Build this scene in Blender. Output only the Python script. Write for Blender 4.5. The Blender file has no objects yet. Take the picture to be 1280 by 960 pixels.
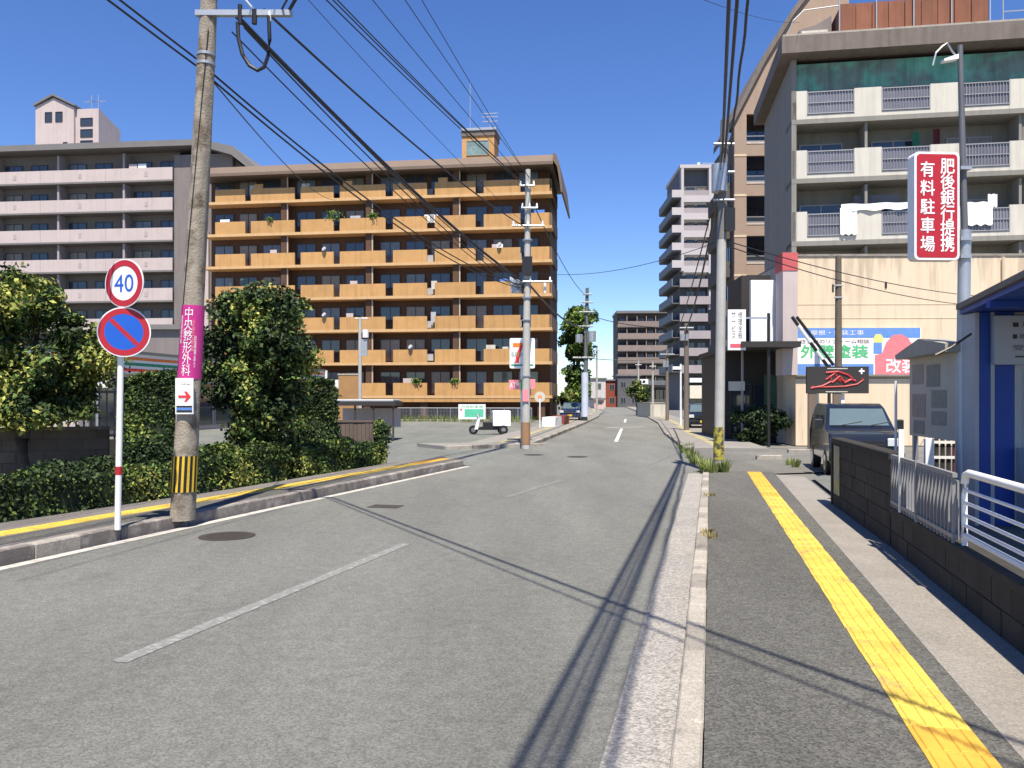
import bpy, math, random
import numpy as np
from mathutils import Vector as V, Matrix
random.seed(7); rng = np.random.default_rng(7)
sc = bpy.context.scene
COL = sc.collection
R = math.radians
F = 1035.0; CZ = 1.65            # focal length in photo pixels, eye height in metres

# ---------------- camera ----------------
cam = bpy.data.cameras.new('camera'); camo = bpy.data.objects.new('camera', cam); COL.objects.link(camo)
camo.location = (0, 0, CZ); camo.rotation_euler = (R(90), 0, 0)
cam.sensor_width = 36; cam.lens = 36 * F / 1280; cam.shift_y = 20 / 1280; cam.clip_end = 5000; cam.clip_start = .05
sc.camera = camo
# ---------------- sky, sun, exposure ----------------
SUN_EL = R(63); SUNV = V((0.06, -1, 0)).normalized() * math.cos(SUN_EL) + V((0, 0, math.sin(SUN_EL)))
w = bpy.data.worlds.new('World'); sc.world = w; w.use_nodes = True
nt = w.node_tree; bg = nt.nodes['Background']
sk = nt.nodes.new('ShaderNodeTexSky'); sk.sky_type = 'NISHITA'; sk.sun_disc = False
sk.sun_elevation = SUN_EL; sk.sun_rotation = R(180); sk.altitude = 1200; sk.air_density = 1.0; sk.dust_density = 0.05; sk.ozone_density = 3.5
hs = nt.nodes.new('ShaderNodeHueSaturation'); hs.inputs['Hue'].default_value = .513; hs.inputs['Saturation'].default_value = 1.2; hs.inputs['Value'].default_value = 1.42
nt.links.new(sk.outputs[0], hs.inputs['Color']); nt.links.new(hs.outputs[0], bg.inputs[0]); bg.inputs[1].default_value = 0.078
sl = bpy.data.lights.new('sun', 'SUN'); sl.energy = 5.0; sl.angle = R(.53); sl.color = (1, .925, .80)
slo = bpy.data.objects.new('sun', sl); COL.objects.link(slo); slo.location = (0, -20, 60)
slo.rotation_euler = (-SUNV).to_track_quat('-Z', 'Y').to_euler()
sc.view_settings.view_transform = 'Standard'; sc.view_settings.look = 'None'; sc.view_settings.gamma = 1
sc.view_settings.exposure = 0.72

# ---------------- helpers ----------------
def P(x, y, D): return V(((x - 640) / F * D, D, CZ + (500 - y) / F * D))
def G(x, y, z=0.):
    D = (CZ - z) * F / (y - 500); return V(((x - 640) / F * D, D, z))
TH = R(13.5); U = V((math.sin(TH), math.cos(TH))); N = V((math.cos(TH), -math.sin(TH)))
def ST(s, t, z=0.):
    p = U * s + N * t; return V((p.x, p.y, z))

MATS = {}
def mat(name, col, rough=.8, var=.12, scale=2., bump=0., bscale=60., metal=0., spec=.4, rv=0., island=0., col2=None, speck=0., speckscale=120., streak=0., thr=.5, coat=0., trans=0.):
    if name in MATS: return MATS[name]
    m = bpy.data.materials.new(name); m.use_nodes = True; MATS[name] = m
    n = m.node_tree.nodes; l = m.node_tree.links; b = n['Principled BSDF']
    b.inputs['Roughness'].default_value = rough; b.inputs['Metallic'].default_value = metal
    b.inputs['Specular IOR Level'].default_value = spec
    if coat: b.inputs['Coat Weight'].default_value = coat; b.inputs['Coat Roughness'].default_value = .05
    if trans: b.inputs['Transmission Weight'].default_value = trans
    geo = n.new('ShaderNodeNewGeometry'); pos = geo.outputs['Position']
    c = n.new('ShaderNodeRGB'); c.outputs[0].default_value = (*col, 1); out = c.outputs[0]
    def math_(op, a, bb):
        q = n.new('ShaderNodeMath'); q.operation = op
        for i, v in enumerate((a, bb)):
            if isinstance(v, (int, float)): q.inputs[i].default_value = v
            else: l.new(v, q.inputs[i])
        return q.outputs[0]
    def noise(s, det=5, vec=None, r=.6):
        q = n.new('ShaderNodeTexNoise'); q.inputs['Scale'].default_value = s; q.inputs['Detail'].default_value = det; q.inputs['Roughness'].default_value = r
        l.new(vec or pos, q.inputs['Vector']); return q.outputs['Fac']
    if col2:
        mr = n.new('ShaderNodeMapRange'); mr.inputs['From Min'].default_value = thr - .07; mr.inputs['From Max'].default_value = thr + .07
        l.new(noise(scale * .7), mr.inputs['Value'])
        mx = n.new('ShaderNodeMix'); mx.data_type = 'RGBA'; l.new(mr.outputs[0], mx.inputs[0]); l.new(out, mx.inputs[6]); mx.inputs[7].default_value = (*col2, 1); out = mx.outputs[2]
    val = 1.0
    if var: val = math_('ADD', math_('MULTIPLY', math_('SUBTRACT', noise(scale), .5), var * 4), 1.)
    if streak:
        mp = n.new('ShaderNodeMapping'); mp.inputs['Scale'].default_value = (3, 3, .18); l.new(pos, mp.inputs[0])
        st = n.new('ShaderNodeMapRange'); st.inputs['From Min'].default_value = .48; st.inputs['From Max'].default_value = .75
        st.inputs['To Min'].default_value = 1; st.inputs['To Max'].default_value = 1 - streak
        l.new(noise(1.2, 6, mp.outputs[0]), st.inputs['Value']); val = math_('MULTIPLY', val, st.outputs[0])
    if speck:
        vo = n.new('ShaderNodeTexVoronoi'); vo.inputs['Scale'].default_value = speckscale; l.new(pos, vo.inputs['Vector'])
        sp = n.new('ShaderNodeSeparateColor'); l.new(vo.outputs['Color'], sp.inputs[0])
        val = math_('MULTIPLY', val, math_('ADD', math_('MULTIPLY', math_('SUBTRACT', sp.outputs[0], .5), speck * 2), 1.))
    if rv:
        oi = n.new('ShaderNodeObjectInfo'); val = math_('MULTIPLY', val, math_('ADD', math_('MULTIPLY', math_('SUBTRACT', oi.outputs['Random'], .5), rv * 2), 1.))
    if island:
        val = math_('MULTIPLY', val, math_('ADD', math_('MULTIPLY', math_('SUBTRACT', geo.outputs['Random Per Island'], .5), island * 2), 1.))
    if not isinstance(val, float):
        mu = n.new('ShaderNodeVectorMath'); mu.operation = 'SCALE'; l.new(out, mu.inputs[0]); l.new(val, mu.inputs['Scale']); out = mu.outputs[0]
    l.new(out, b.inputs['Base Color'])
    if bump:
        bp = n.new('ShaderNodeBump'); bp.inputs['Strength'].default_value = bump; bp.inputs['Distance'].default_value = .02
        l.new(noise(bscale, 4), bp.inputs['Height']); l.new(bp.outputs[0], b.inputs['Normal'])
    return m

class MB:
    def __init__(s): s.v = []; s.f = []; s.mi = []; s.cur = 0
    def add(s, vs, fs):
        k = len(s.v); s.v += [tuple(p) for p in vs]
        for f in fs: s.f.append(tuple(i + k for i in f)); s.mi.append(s.cur)
        return s
    def box(s, x0, x1, y0, y1, z0, z1, c=0.):
        if c:   # chamfered upper edges
            vs = [(x0, y0, z0), (x1, y0, z0), (x1, y1, z0), (x0, y1, z0), (x0, y0, z1 - c), (x1, y0, z1 - c), (x1, y1, z1 - c), (x0, y1, z1 - c),
                  (x0 + c, y0 + c, z1), (x1 - c, y0 + c, z1), (x1 - c, y1 - c, z1), (x0 + c, y1 - c, z1)]
            return s.add(vs, [(3, 2, 1, 0), (0, 1, 5, 4), (1, 2, 6, 5), (2, 3, 7, 6), (3, 0, 4, 7), (4, 5, 9, 8), (5, 6, 10, 9), (6, 7, 11, 10), (7, 4, 8, 11), (8, 9, 10, 11)])
        vs = [(x, y, z) for z in (z0, z1) for x, y in ((x0, y0), (x1, y0), (x1, y1), (x0, y1))]
        return s.add(vs, [(3, 2, 1, 0), (4, 5, 6, 7), (0, 1, 5, 4), (1, 2, 6, 5), (2, 3, 7, 6), (3, 0, 4, 7)])
    def cyl(s, p0, p1, r0, r1=None, n=12, cap=True):
        p0 = V(p0); p1 = V(p1); r1 = r0 if r1 is None else r1
        d = (p1 - p0).normalized(); a = d.orthogonal().normalized(); b = d.cross(a)
        vs = []
        for p, r in ((p0, r0), (p1, r1)):
            for i in range(n):
                t = 2 * math.pi * i / n; vs.append(p + (a * math.cos(t) + b * math.sin(t)) * r)
        fs = [(i, (i + 1) % n, n + (i + 1) % n, n + i) for i in range(n)]
        if cap: fs += [tuple(range(n))[::-1], tuple(range(n, 2 * n))]
        return s.add(vs, fs)
    def tube(s, pts, r, n=6):
        pts = [V(p) for p in pts]; k = len(s.v); ref = V((0, 0, 1))
        for i, p in enumerate(pts):
            d = (pts[min(i + 1, len(pts) - 1)] - pts[max(i - 1, 0)]).normalized()
            a = d.cross(ref)
            a = a.normalized() if a.length > .05 else d.cross(V((1, 0, 0))).normalized()
            b = a.cross(d); rr = r[i] if isinstance(r, (list, tuple)) else r
            for j in range(n):
                t = 2 * math.pi * j / n; s.v.append(tuple(p + (a * math.cos(t) + b * math.sin(t)) * rr))
        for i in range(len(pts) - 1):
            for j in range(n):
                s.f.append((k + i * n + j, k + i * n + (j + 1) % n, k + (i + 1) * n + (j + 1) % n, k + (i + 1) * n + j)); s.mi.append(s.cur)
        s.f.append(tuple(k + j for j in range(n))[::-1]); s.mi.append(s.cur)
        s.f.append(tuple(k + (len(pts) - 1) * n + j for j in range(n))); s.mi.append(s.cur)
        return s
    def prism(s, pts, a0, a1, axis='y'):   # pts: 2-D outline; axis 'y': (x,z) outline, 'x': (y,z), 'z': (x,y)
        def mk(p, a): return {'y': (p[0], a, p[1]), 'x': (a, p[0], p[1]), 'z': (p[0], p[1], a)}[axis]
        n = len(pts); vs = [mk(p, a0) for p in pts] + [mk(p, a1) for p in pts]
        return s.add(vs, [tuple(range(n)), tuple(range(n, 2 * n))[::-1]] + [(i, n + i, n + (i + 1) % n, (i + 1) % n) for i in range(n)])
    def disc(s, c, r, y, n=32, rz=None, hole=0):
        rz = rz or r
        if hole:
            vs = [(c[0] + q * r * math.cos(2 * math.pi * i / n), y, c[1] + q * rz * math.sin(2 * math.pi * i / n)) for q in (1, hole) for i in range(n)]
            return s.add(vs, [(i, (i + 1) % n, n + (i + 1) % n, n + i) for i in range(n)])
        return s.add([(c[0] + r * math.cos(2 * math.pi * i / n), y, c[1] + rz * math.sin(2 * math.pi * i / n)) for i in range(n)], [tuple(range(n))])
    def mesh(s, name, mats, smooth=False):
        me = bpy.data.meshes.new(name); me.from_pydata(s.v, [], s.f)
        for m in (mats if isinstance(mats, (list, tuple)) else [mats]): me.materials.append(m)
        if any(s.mi): me.polygons.foreach_set('material_index', s.mi)
        if smooth:
            me.polygons.foreach_set('use_smooth', [True] * len(s.f)); me.set_sharp_from_angle(angle=R(40))
        return me
    def build(s, name, mats, parent=None, smooth=False, loc=None, rz=0):
        return link(name, s.mesh(name, mats, smooth), parent, loc, rz)
def link(name, me, parent=None, loc=None, rz=0, rx=0):
    o = bpy.data.objects.new(name, me); COL.objects.link(o)
    if parent: o.parent = parent
    if loc is not None: o.location = loc
    if rz or rx: o.rotation_euler = (rx, 0, rz)
    return o
def tag(o, label=None, cat=None, group=None, kind=None):
    if label: o['label'] = label
    if cat: o['category'] = cat
    if group: o['group'] = group
    if kind: o['kind'] = kind
    return o
def thing(name, label, cat, loc, rz=0, group=None, kind=None):
    o = link(name, None, None, loc, rz); o.empty_display_size = .3; return tag(o, label, cat, group, kind)
def copy_tree(o, parent=None):
    c = o.copy(); COL.objects.link(c)
    if parent: c.parent = parent
    for ch in list(o.children): copy_tree(ch, c)
    return c
def sheet(name, pts, z, m, label=None, cat=None, kind='structure', parent=None, thick=0):
    b = MB()
    if thick: b.prism([(p[0], p[1]) for p in pts], z - thick, z, 'z')
    else: b.add([(p[0], p[1], z) for p in pts], [tuple(range(len(pts)))])
    o = b.build(name, m, parent)
    import bmesh
    bm = bmesh.new(); bm.from_mesh(o.data); bmesh.ops.triangulate(bm, faces=bm.faces[:]); bmesh.ops.recalc_face_normals(bm, faces=bm.faces[:])
    if not thick:
        for f in bm.faces:
            if f.normal.z < 0: f.normal_flip()
    bm.to_mesh(o.data); bm.free()
    return tag(o, label, cat, None, kind) if not parent else o
TXT = {}
def text(parent, body, x0, x1, z0, z1, y, m, name='lettering', vertical=False, ls=1.0, bold=0.):
    if vertical: body = '\n'.join(body)
    c = bpy.data.curves.new('lettering', 'FONT'); c.body = body; c.align_x = 'CENTER'; c.space_line = ls; c.resolution_u = 3
    o = bpy.data.objects.new('tmp', c); COL.objects.link(o); bpy.context.view_layer.update()
    me = bpy.data.meshes.new_from_object(o.evaluated_get(bpy.context.evaluated_depsgraph_get()))
    bpy.data.objects.remove(o)
    co = np.zeros(len(me.vertices) * 3); me.vertices.foreach_get('co', co); co = co.reshape(-1, 3)
    mn = co.min(0); mx = co.max(0); u = (co - mn) / np.maximum(mx - mn, 1e-6)
    out = np.stack([x0 + u[:, 0] * (x1 - x0), np.full(len(co), y), z0 + u[:, 1] * (z1 - z0)], 1)
    if bold:      # heavier strokes: the same outlines laid again a little to each side
        ps = [tuple(p.vertices) for p in me.polygons]; nv = len(out); q_ = bold * (x1 - x0) / max(1, 1 if vertical else len(body)); vs = []; fs = []
        for k, (dx, dz) in enumerate(((0, 0), (q_, 0), (-q_, 0), (0, q_), (0, -q_))):
            vs.append(out + np.array([dx, -.0004 * k, dz])); fs += [tuple(i + k * nv for i in p) for p in ps]
        out = np.concatenate(vs); me = bpy.data.meshes.new(name); me.from_pydata(out.tolist(), [], fs)
    me.vertices.foreach_set('co', out.ravel()); me.materials.clear(); me.materials.append(m); me.name = name
    return link(name, me, parent)
def resample(pts, step, s0=0.):
    pts = [V((p[0], p[1])) for p in pts]; out = []; acc = 0; nxt = s0
    for a, b in zip(pts, pts[1:]):
        L = (b - a).length; d = (b - a) / L
        while nxt <= acc + L:
            out.append((a + d * (nxt - acc), math.atan2(d.y, d.x))); nxt += step
        acc += L
    return out
def offset(pts, d):      # positive = to the left of travel
    pts = [V((p[0], p[1])) for p in pts]; out = []
    for i, p in enumerate(pts):
        t = (pts[min(i + 1, len(pts) - 1)] - pts[max(i - 1, 0)]).normalized(); out.append(p + V((-t.y, t.x)) * d)
    return out
def strip(name, pts, w0, w1, z, m, **k):
    a = offset(pts, w0); b = offset(pts, w1); return sheet(name, a + b[::-1], z, m, **k)

# ---------------- materials ----------------
def asphalt(name, col, patch=.16, speck=.38, ss=95, cracks=False):
    m = mat(name, col, .92, .05, .5, .8, 130, speck=speck, speckscale=ss)
    n = m.node_tree.nodes; l = m.node_tree.links; b = n['Principled BSDF']; src = b.inputs['Base Color'].links[0].from_socket
    geo = n.new('ShaderNodeNewGeometry')
    nz = n.new('ShaderNodeTexNoise'); nz.inputs['Scale'].default_value = .35; nz.inputs['Detail'].default_value = 8; nz.inputs['Roughness'].default_value = .65
    mp = n.new('ShaderNodeMapping'); mp.inputs['Rotation'].default_value = (0, 0, R(14)); mp.inputs['Scale'].default_value = (1.6, .35, 1); l.new(geo.outputs['Position'], mp.inputs[0]); l.new(mp.outputs[0], nz.inputs['Vector'])
    mr = n.new('ShaderNodeMapRange'); mr.inputs['From Min'].default_value = .38; mr.inputs['From Max'].default_value = .62; mr.inputs['To Min'].default_value = 1 - patch; mr.inputs['To Max'].default_value = 1 + patch
    l.new(nz.outputs['Fac'], mr.inputs['Value'])
    nz2 = n.new('ShaderNodeTexNoise'); nz2.inputs['Scale'].default_value = 9; nz2.inputs['Detail'].default_value = 6; l.new(geo.outputs['Position'], nz2.inputs['Vector'])
    m2 = n.new('ShaderNodeMapRange'); m2.inputs['From Min'].default_value = .3; m2.inputs['From Max'].default_value = .7; m2.inputs['To Min'].default_value = .9; m2.inputs['To Max'].default_value = 1.1
    l.new(nz2.outputs['Fac'], m2.inputs['Value'])
    mu = n.new('ShaderNodeMath'); mu.operation = 'MULTIPLY'; l.new(mr.outputs[0], mu.inputs[0]); l.new(m2.outputs[0], mu.inputs[1])
    if cracks:
        nd = n.new('ShaderNodeTexNoise'); nd.inputs['Scale'].default_value = 1.3; nd.inputs['Detail'].default_value = 6; l.new(geo.outputs['Position'], nd.inputs['Vector'])
        va = n.new('ShaderNodeVectorMath'); va.operation = 'MULTIPLY_ADD'; l.new(nd.outputs['Color'], va.inputs[0]); va.inputs[1].default_value = (1.1, 1.1, 0); l.new(geo.outputs['Position'], va.inputs[2])
        vo = n.new('ShaderNodeTexVoronoi'); vo.feature = 'DISTANCE_TO_EDGE'; vo.inputs['Scale'].default_value = .22; l.new(va.outputs[0], vo.inputs['Vector'])
        cr = n.new('ShaderNodeMapRange'); cr.inputs['From Min'].default_value = .0005; cr.inputs['From Max'].default_value = .0025; cr.inputs['To Min'].default_value = .88; l.new(vo.outputs['Distance'], cr.inputs['Value'])
        st = n.new('ShaderNodeTexNoise'); st.inputs['Scale'].default_value = 1.1; st.inputs['Detail'].default_value = 5; st.inputs['Roughness'].default_value = .55; l.new(geo.outputs['Position'], st.inputs['Vector'])
        sr = n.new('ShaderNodeMapRange'); sr.inputs['From Min'].default_value = .62; sr.inputs['From Max'].default_value = .72; sr.inputs['To Min'].default_value = 1; sr.inputs['To Max'].default_value = .84; l.new(st.outputs['Fac'], sr.inputs['Value'])
        m3 = n.new('ShaderNodeMath'); m3.operation = 'MULTIPLY'; l.new(cr.outputs[0], m3.inputs[0]); l.new(sr.outputs[0], m3.inputs[1])
        m4 = n.new('ShaderNodeMath'); m4.operation = 'MULTIPLY'; l.new(m3.outputs[0], m4.inputs[0]); l.new(mu.outputs[0], m4.inputs[1]); mu = m4
    sc_ = n.new('ShaderNodeVectorMath'); sc_.operation = 'SCALE'; l.new(src, sc_.inputs[0]); l.new(mu.outputs[0], sc_.inputs['Scale']); l.new(sc_.outputs[0], b.inputs['Base Color'])
    return m
M_road = asphalt('road_asphalt', (.176, .176, .156), .13, .30, cracks=True)
M_path = asphalt('pavement_asphalt', (.122, .119, .105), .14, .45, 80, cracks=True)
M_lot = asphalt('lot_asphalt', (.165, .172, .152), .16)
M_ground = mat('ground_dust', (.16, .155, .14), .95, .12, .5)
M_kerb = mat('kerb_concrete', (.32, .29, .245), .9, .16, 5, .5, 90, rv=.24, speck=.22, speckscale=110, col2=(.2, .18, .16), thr=.62)
M_kerbdark = mat('kerb_weathered', (.20, .175, .155), .92, .2, 6, .5, 60, rv=.16, col2=(.34, .31, .28), thr=.56)
M_gutter = mat('gutter_concrete', (.30, .28, .25), .9, .10, 3, .5, 120, rv=.05, speck=.38, speckscale=75)
M_conc = mat('concrete_strip', (.255, .232, .20), .9, .13, 1.5, .4, 100, speck=.22, speckscale=90)
M_yel = mat('tactile_yellow', (.62, .43, .07), .8, .2, 5, .2, 80, rv=.10, speck=.14, col2=(.46, .31, .09), thr=.60)
M_yelo = mat('tactile_orange', (.62, .34, .045), .8, .15, 7, .2, 80, rv=.1)
M_line = mat('road_paint_worn', (.30, .30, .285), .8, .18, 25, col2=(.19, .19, .175), thr=.44)
M_line2 = mat('edge_paint', (.48, .45, .40), .85, .12, 9, col2=(.32, .3, .27), thr=.58)
M_line3 = mat('road_paint', (.72, .72, .70), .8, .1, 8)
M_wood = mat('weathered_pole', (.33, .285, .225), .9, .2, 6, .7, 40, streak=.55, col2=(.16, .125, .09), thr=.57)
M_polec = mat('pole_concrete', (.42, .41, .38), .85, .1, 4, .2, streak=.25)
M_steel = mat('galvanised', (.42, .44, .46), .45, .1, 6, metal=.6)
M_pw = mat('white_post_paint', (.78, .78, .76), .5, .05, 6, streak=.12)
M_black = mat('black_rubber', (.015, .015, .017), .55, .1, 6)
M_cable = mat('cable_black', (.016, .017, .022), .5, 0)
M_blk = mat('black_paint', (.02, .02, .022), .4, .05)
M_red = mat('sign_red', (.42, .018, .03), .45, .05, 8)
M_blue = mat('sign_blue', (.012, .10, .50), .45, .05, 8)
M_white = mat('sign_white', (.80, .80, .79), .5, .04, 5)
M_whitel = mat('white_letters', (.84, .82, .81), .5, 0)
M_bstrip = mat('stripe_yellow', (.72, .46, .03), .6, .1, 20)
M_mag = mat('magenta_sheet', (.50, .03, .22), .5, .05, 10)
M_pink = mat('pink_print', (.85, .25, .28), .5, .03)
M_orange = mat('orange_tile', (.50, .28, .105), .75, .1, 1.5, .15, 30, rv=.07, streak=.25)
M_orange2 = mat('orange_slab_edge', (.58, .37, .18), .8, .08, 2, streak=.15)
M_btile = mat('dark_brown_tile', (.10, .052, .030), .8, .1, 2, rv=.05)
M_roofb = mat('brown_roof_metal', (.16, .115, .085), .6, .08, 1)
M_glass = mat('window_glass', (.035, .045, .06), .06, 0, spec=.8)
M_glass2 = mat('window_curtained', (.11, .135, .16), .25, .2, 3, spec=.7)
M_curt = mat('window_warm_curtain', (.20, .17, .13), .3, .2, 4, spec=.6)
M_alu = mat('aluminium_frame', (.30, .29, .28), .45, .05, metal=.3)
M_alud = mat('bronze_frame', (.06, .05, .045), .45, .05, metal=.3)
M_pinkw = mat('pink_render', (.50, .42, .40), .85, .06, 1, streak=.12)
M_greyw = mat('grey_brown_render', (.20, .175, .165), .85, .08, .8, streak=.15)
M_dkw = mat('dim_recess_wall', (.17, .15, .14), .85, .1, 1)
M_roofg = mat('grey_roof', (.17, .16, .155), .7, .1, 1)
M_cream = mat('cream_parapet', (.56, .53, .46), .85, .06, 1.2, streak=.22, bump=.1)
M_stucco = mat('grey_stucco', (.235, .225, .20), .92, .06, 1.5, .35, 25, streak=.2)
M_beige = mat('beige_wall', (.70, .56, .40), .88, .035, .6, .12, 30, streak=.22)
def drips(m, z0, z1, col):
    n = m.node_tree.nodes; l = m.node_tree.links; b = n['Principled BSDF']; src = b.inputs['Base Color'].links[0].from_socket
    g = n.new('ShaderNodeNewGeometry'); mp = n.new('ShaderNodeMapping'); mp.inputs['Scale'].default_value = (3.2, 3.2, .35); l.new(g.outputs['Position'], mp.inputs[0])
    q = n.new('ShaderNodeTexNoise'); q.inputs['Scale'].default_value = 1.6; q.inputs['Detail'].default_value = 7; l.new(mp.outputs[0], q.inputs['Vector'])
    sx = n.new('ShaderNodeSeparateXYZ'); l.new(g.outputs['Position'], sx.inputs[0])
    a = n.new('ShaderNodeMapRange'); a.inputs['From Min'].default_value = z0; a.inputs['From Max'].default_value = z1; l.new(sx.outputs[2], a.inputs['Value'])
    ad = n.new('ShaderNodeMath'); ad.operation = 'MULTIPLY_ADD'; l.new(a.outputs[0], ad.inputs[0]); ad.inputs[1].default_value = .22; l.new(q.outputs['Fac'], ad.inputs[2])
    c = n.new('ShaderNodeMapRange'); c.inputs['From Min'].default_value = .62; c.inputs['From Max'].default_value = .78; c.inputs['To Max'].default_value = .42; l.new(ad.outputs[0], c.inputs['Value'])
    mx = n.new('ShaderNodeMix'); mx.data_type = 'RGBA'; l.new(c.outputs[0], mx.inputs[0]); l.new(src, mx.inputs[6]); mx.inputs[7].default_value = (*col, 1); l.new(mx.outputs[2], b.inputs['Base Color'])
drips(M_beige, 5.2, 7.2, (.26, .20, .15))
M_rust = mat('rust_panel', (.23, .09, .052), .85, .12, 1.5, streak=.3, rv=.12)
M_soffb = mat('roof_band_brown', (.165, .135, .115), .8, .15, 1.5, streak=.3)
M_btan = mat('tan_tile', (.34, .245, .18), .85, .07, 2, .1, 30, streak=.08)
M_btand = mat('shaded_tile', (.10, .085, .075), .85, .1, 1)  # tile darkened in its colour to stand for side and recess shade
M_gpink = mat('greyish_pink_panel', (.33, .29, .295), .8, .08, .7, rv=.06)
M_tower = mat('tower_dark_grey', (.12, .12, .13), .8, .1, .7)
M_towerl = mat('tower_pale_frame', (.47, .43, .43), .8, .05, .5)
M_net = mat('green_net', (.12, .34, .25), .7, .25, 1.2, col2=(.14, .20, .17), thr=.5, streak=.4)
M_blok = mat('concrete_block', (.042, .038, .032), .95, .2, 4, .5, 50, rv=.2, streak=.3)
M_leafa = mat('leaf_mid', (.085, .135, .030), .65, .2, 1.5, island=.6, spec=.22)
M_leafb = mat('leaf_yellowish', (.27, .28, .065), .65, .2, 1.5, island=.5, spec=.22)
M_leafc = mat('leaf_dark', (.024, .044, .014), .6, .2, 1.5, island=.6, spec=.25)
M_leafr = mat('leaf_bronze', (.20, .11, .04), .55, .15, 1.5, island=.4, spec=.35)
M_bark = mat('bark', (.09, .07, .055), .95, .25, 8, .7, 30)
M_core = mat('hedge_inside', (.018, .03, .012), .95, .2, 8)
M_bluep = mat('booth_blue', (.01, .05, .30), .5, .06, 2)
M_bgrey = mat('booth_grey', (.40, .41, .43), .55, .06, 2, streak=.1)
M_brd = mat('notice_board', (.44, .42, .36), .7, .07, 2, col2=(.46, .40, .33))
M_car = mat('car_black', (.012, .013, .016), .22, 0, coat=1.)
M_carb = mat('car_navy', (.02, .03, .07), .22, 0, coat=1.)
M_wind = mat('windscreen', (.10, .14, .15), .05, .1, 3, spec=1.)
M_chrome = mat('chrome', (.6, .6, .62), .15, 0, metal=1.)
M_lamp = mat('headlamp', (.6, .62, .62), .1, 0, spec=.9)
M_green = mat('panel_green', (.03, .42, .16), .5, .05, 4)
M_lblue = mat('print_blue', (.08, .22, .62), .5, .05, 4)
M_dred = mat('dark_red', (.13, .02, .025), .6, .1, 4)
M_brick = mat('red_brick_far', (.24, .06, .035), .85, .15, 2)
M_shop = mat('shop_dark', (.035, .03, .028), .6, .1, 1)
M_soil = mat('soil', (.10, .075, .05), .95, .2, 3, .4)
M_iron = mat('manhole_iron', (.075, .065, .055), .65, .15, 15, .3, 80, metal=.4)

# ---------------- ground, road ----------------
ground = sheet('ground', [(-1500, -300), (1500, -300), (1500, 3000), (-1500, 3000)], -.03, M_ground, 'flat dusty grey ground of the district beyond the road', 'ground')
KR = [ST(-6, -.17), ST(17.2, -.17), (4.3, 19), (5.8, 28.5), (7.44, 39.7), (10.2, 57), (15, 95), (19, 130), (27, 200), (45, 330)]     # right kerb face
LE = [(-8.6, -4), (-4.98, 8.06), (-3.74, 12.1), (-1.0, 20.8), (.85, 29.4), (5.2, 57), (8.2, 77.6), (12.5, 110), (20, 200), (38, 330)]   # left gutter line
road = sheet('road', [(p[0], p[1]) for p in KR] + [(p[0] - .01, p[1]) for p in LE[::-1]], 0, M_road, 'worn grey asphalt two lane road bending left into the distance', 'road')

# gutter slabs and kerb stones, right side
path_r = sheet('pavement', [ST(-6, -.03), ST(19.3, -.03), ST(19.3, 1.35), ST(-6, 1.35)], .05, M_path, 'dark asphalt pavement with yellow tactile strip on the right', 'pavement', thick=.075)
conc_r = sheet('concrete_verge', [ST(-6, 1.35), ST(18.6, 1.35), ST(18.2, 1.9), ST(-6, 1.95)], .053, M_conc, 'pale gritty concrete strip beside the low block wall', 'pavement', thick=.078)
def pieces(name, me, pts, step, parent, z=0, side=0, jit=.006, s0=0., mx=999):
    out = []
    for i, (p, a) in enumerate(resample(offset(pts, side), step, s0)):
        if i >= mx: break
        o = link(name, me[i % len(me)] if isinstance(me, list) else me, parent, (p.x + random.uniform(-jit, jit), p.y, z + random.uniform(-jit, jit) * .5), a + random.uniform(-jit, jit))
        out.append(o)
    return out
kr_near = [ST(-3, -.17), ST(18.9, -.17)]
k_me = MB().box(.006, .594, -.135, 0, -.05, .062, .012).mesh('kerb_stone', M_kerb)
pieces('kerb_stone', k_me, kr_near, .6, path_r, 0, 0, .004)
g_me = MB().box(.005, 1.995, .003, .318, -.05, .008, .004).mesh('gutter_slab', M_gutter)
pieces('gutter_slab', g_me, kr_near, 2.0, road, 0, 0, .002)
# tactile paving
def tactile(m):
    b = MB().box(.003, .297, -.147, .147, -.02, .006, .002)
    for k in range(4):
        y = -.1065 + k * .071; b.box(.012, .288, y - .018, y + .018, .004, .0125, .0045)
    return b.mesh('tactile_tile', m)
ty, to = tactile(M_yel), tactile(M_yelo)
tline = [ST(2.0, 1.10), ST(9, 1.04), ST(19.0, .93)]
for i, (p, a) in enumerate(resample(tline, .3)):
    s = 2 + i * .3
    m_ = to if (s < 4.4 or s > 13.2) and random.random() < .8 else ty
    link('tactile_tile', m_, path_r, (p.x + random.uniform(-.004, .004), p.y, .051), a + random.uniform(-.012, .012))
0 and tag(sheet('asphalt_patch', [ST(3.2, .0), ST(5.9, -.01), ST(5.8, .27), ST(3.4, .31)], .0525, mat('patch', (.13, .115, .105), .95, .2, 4, speck=.4), parent=path_r))

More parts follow.
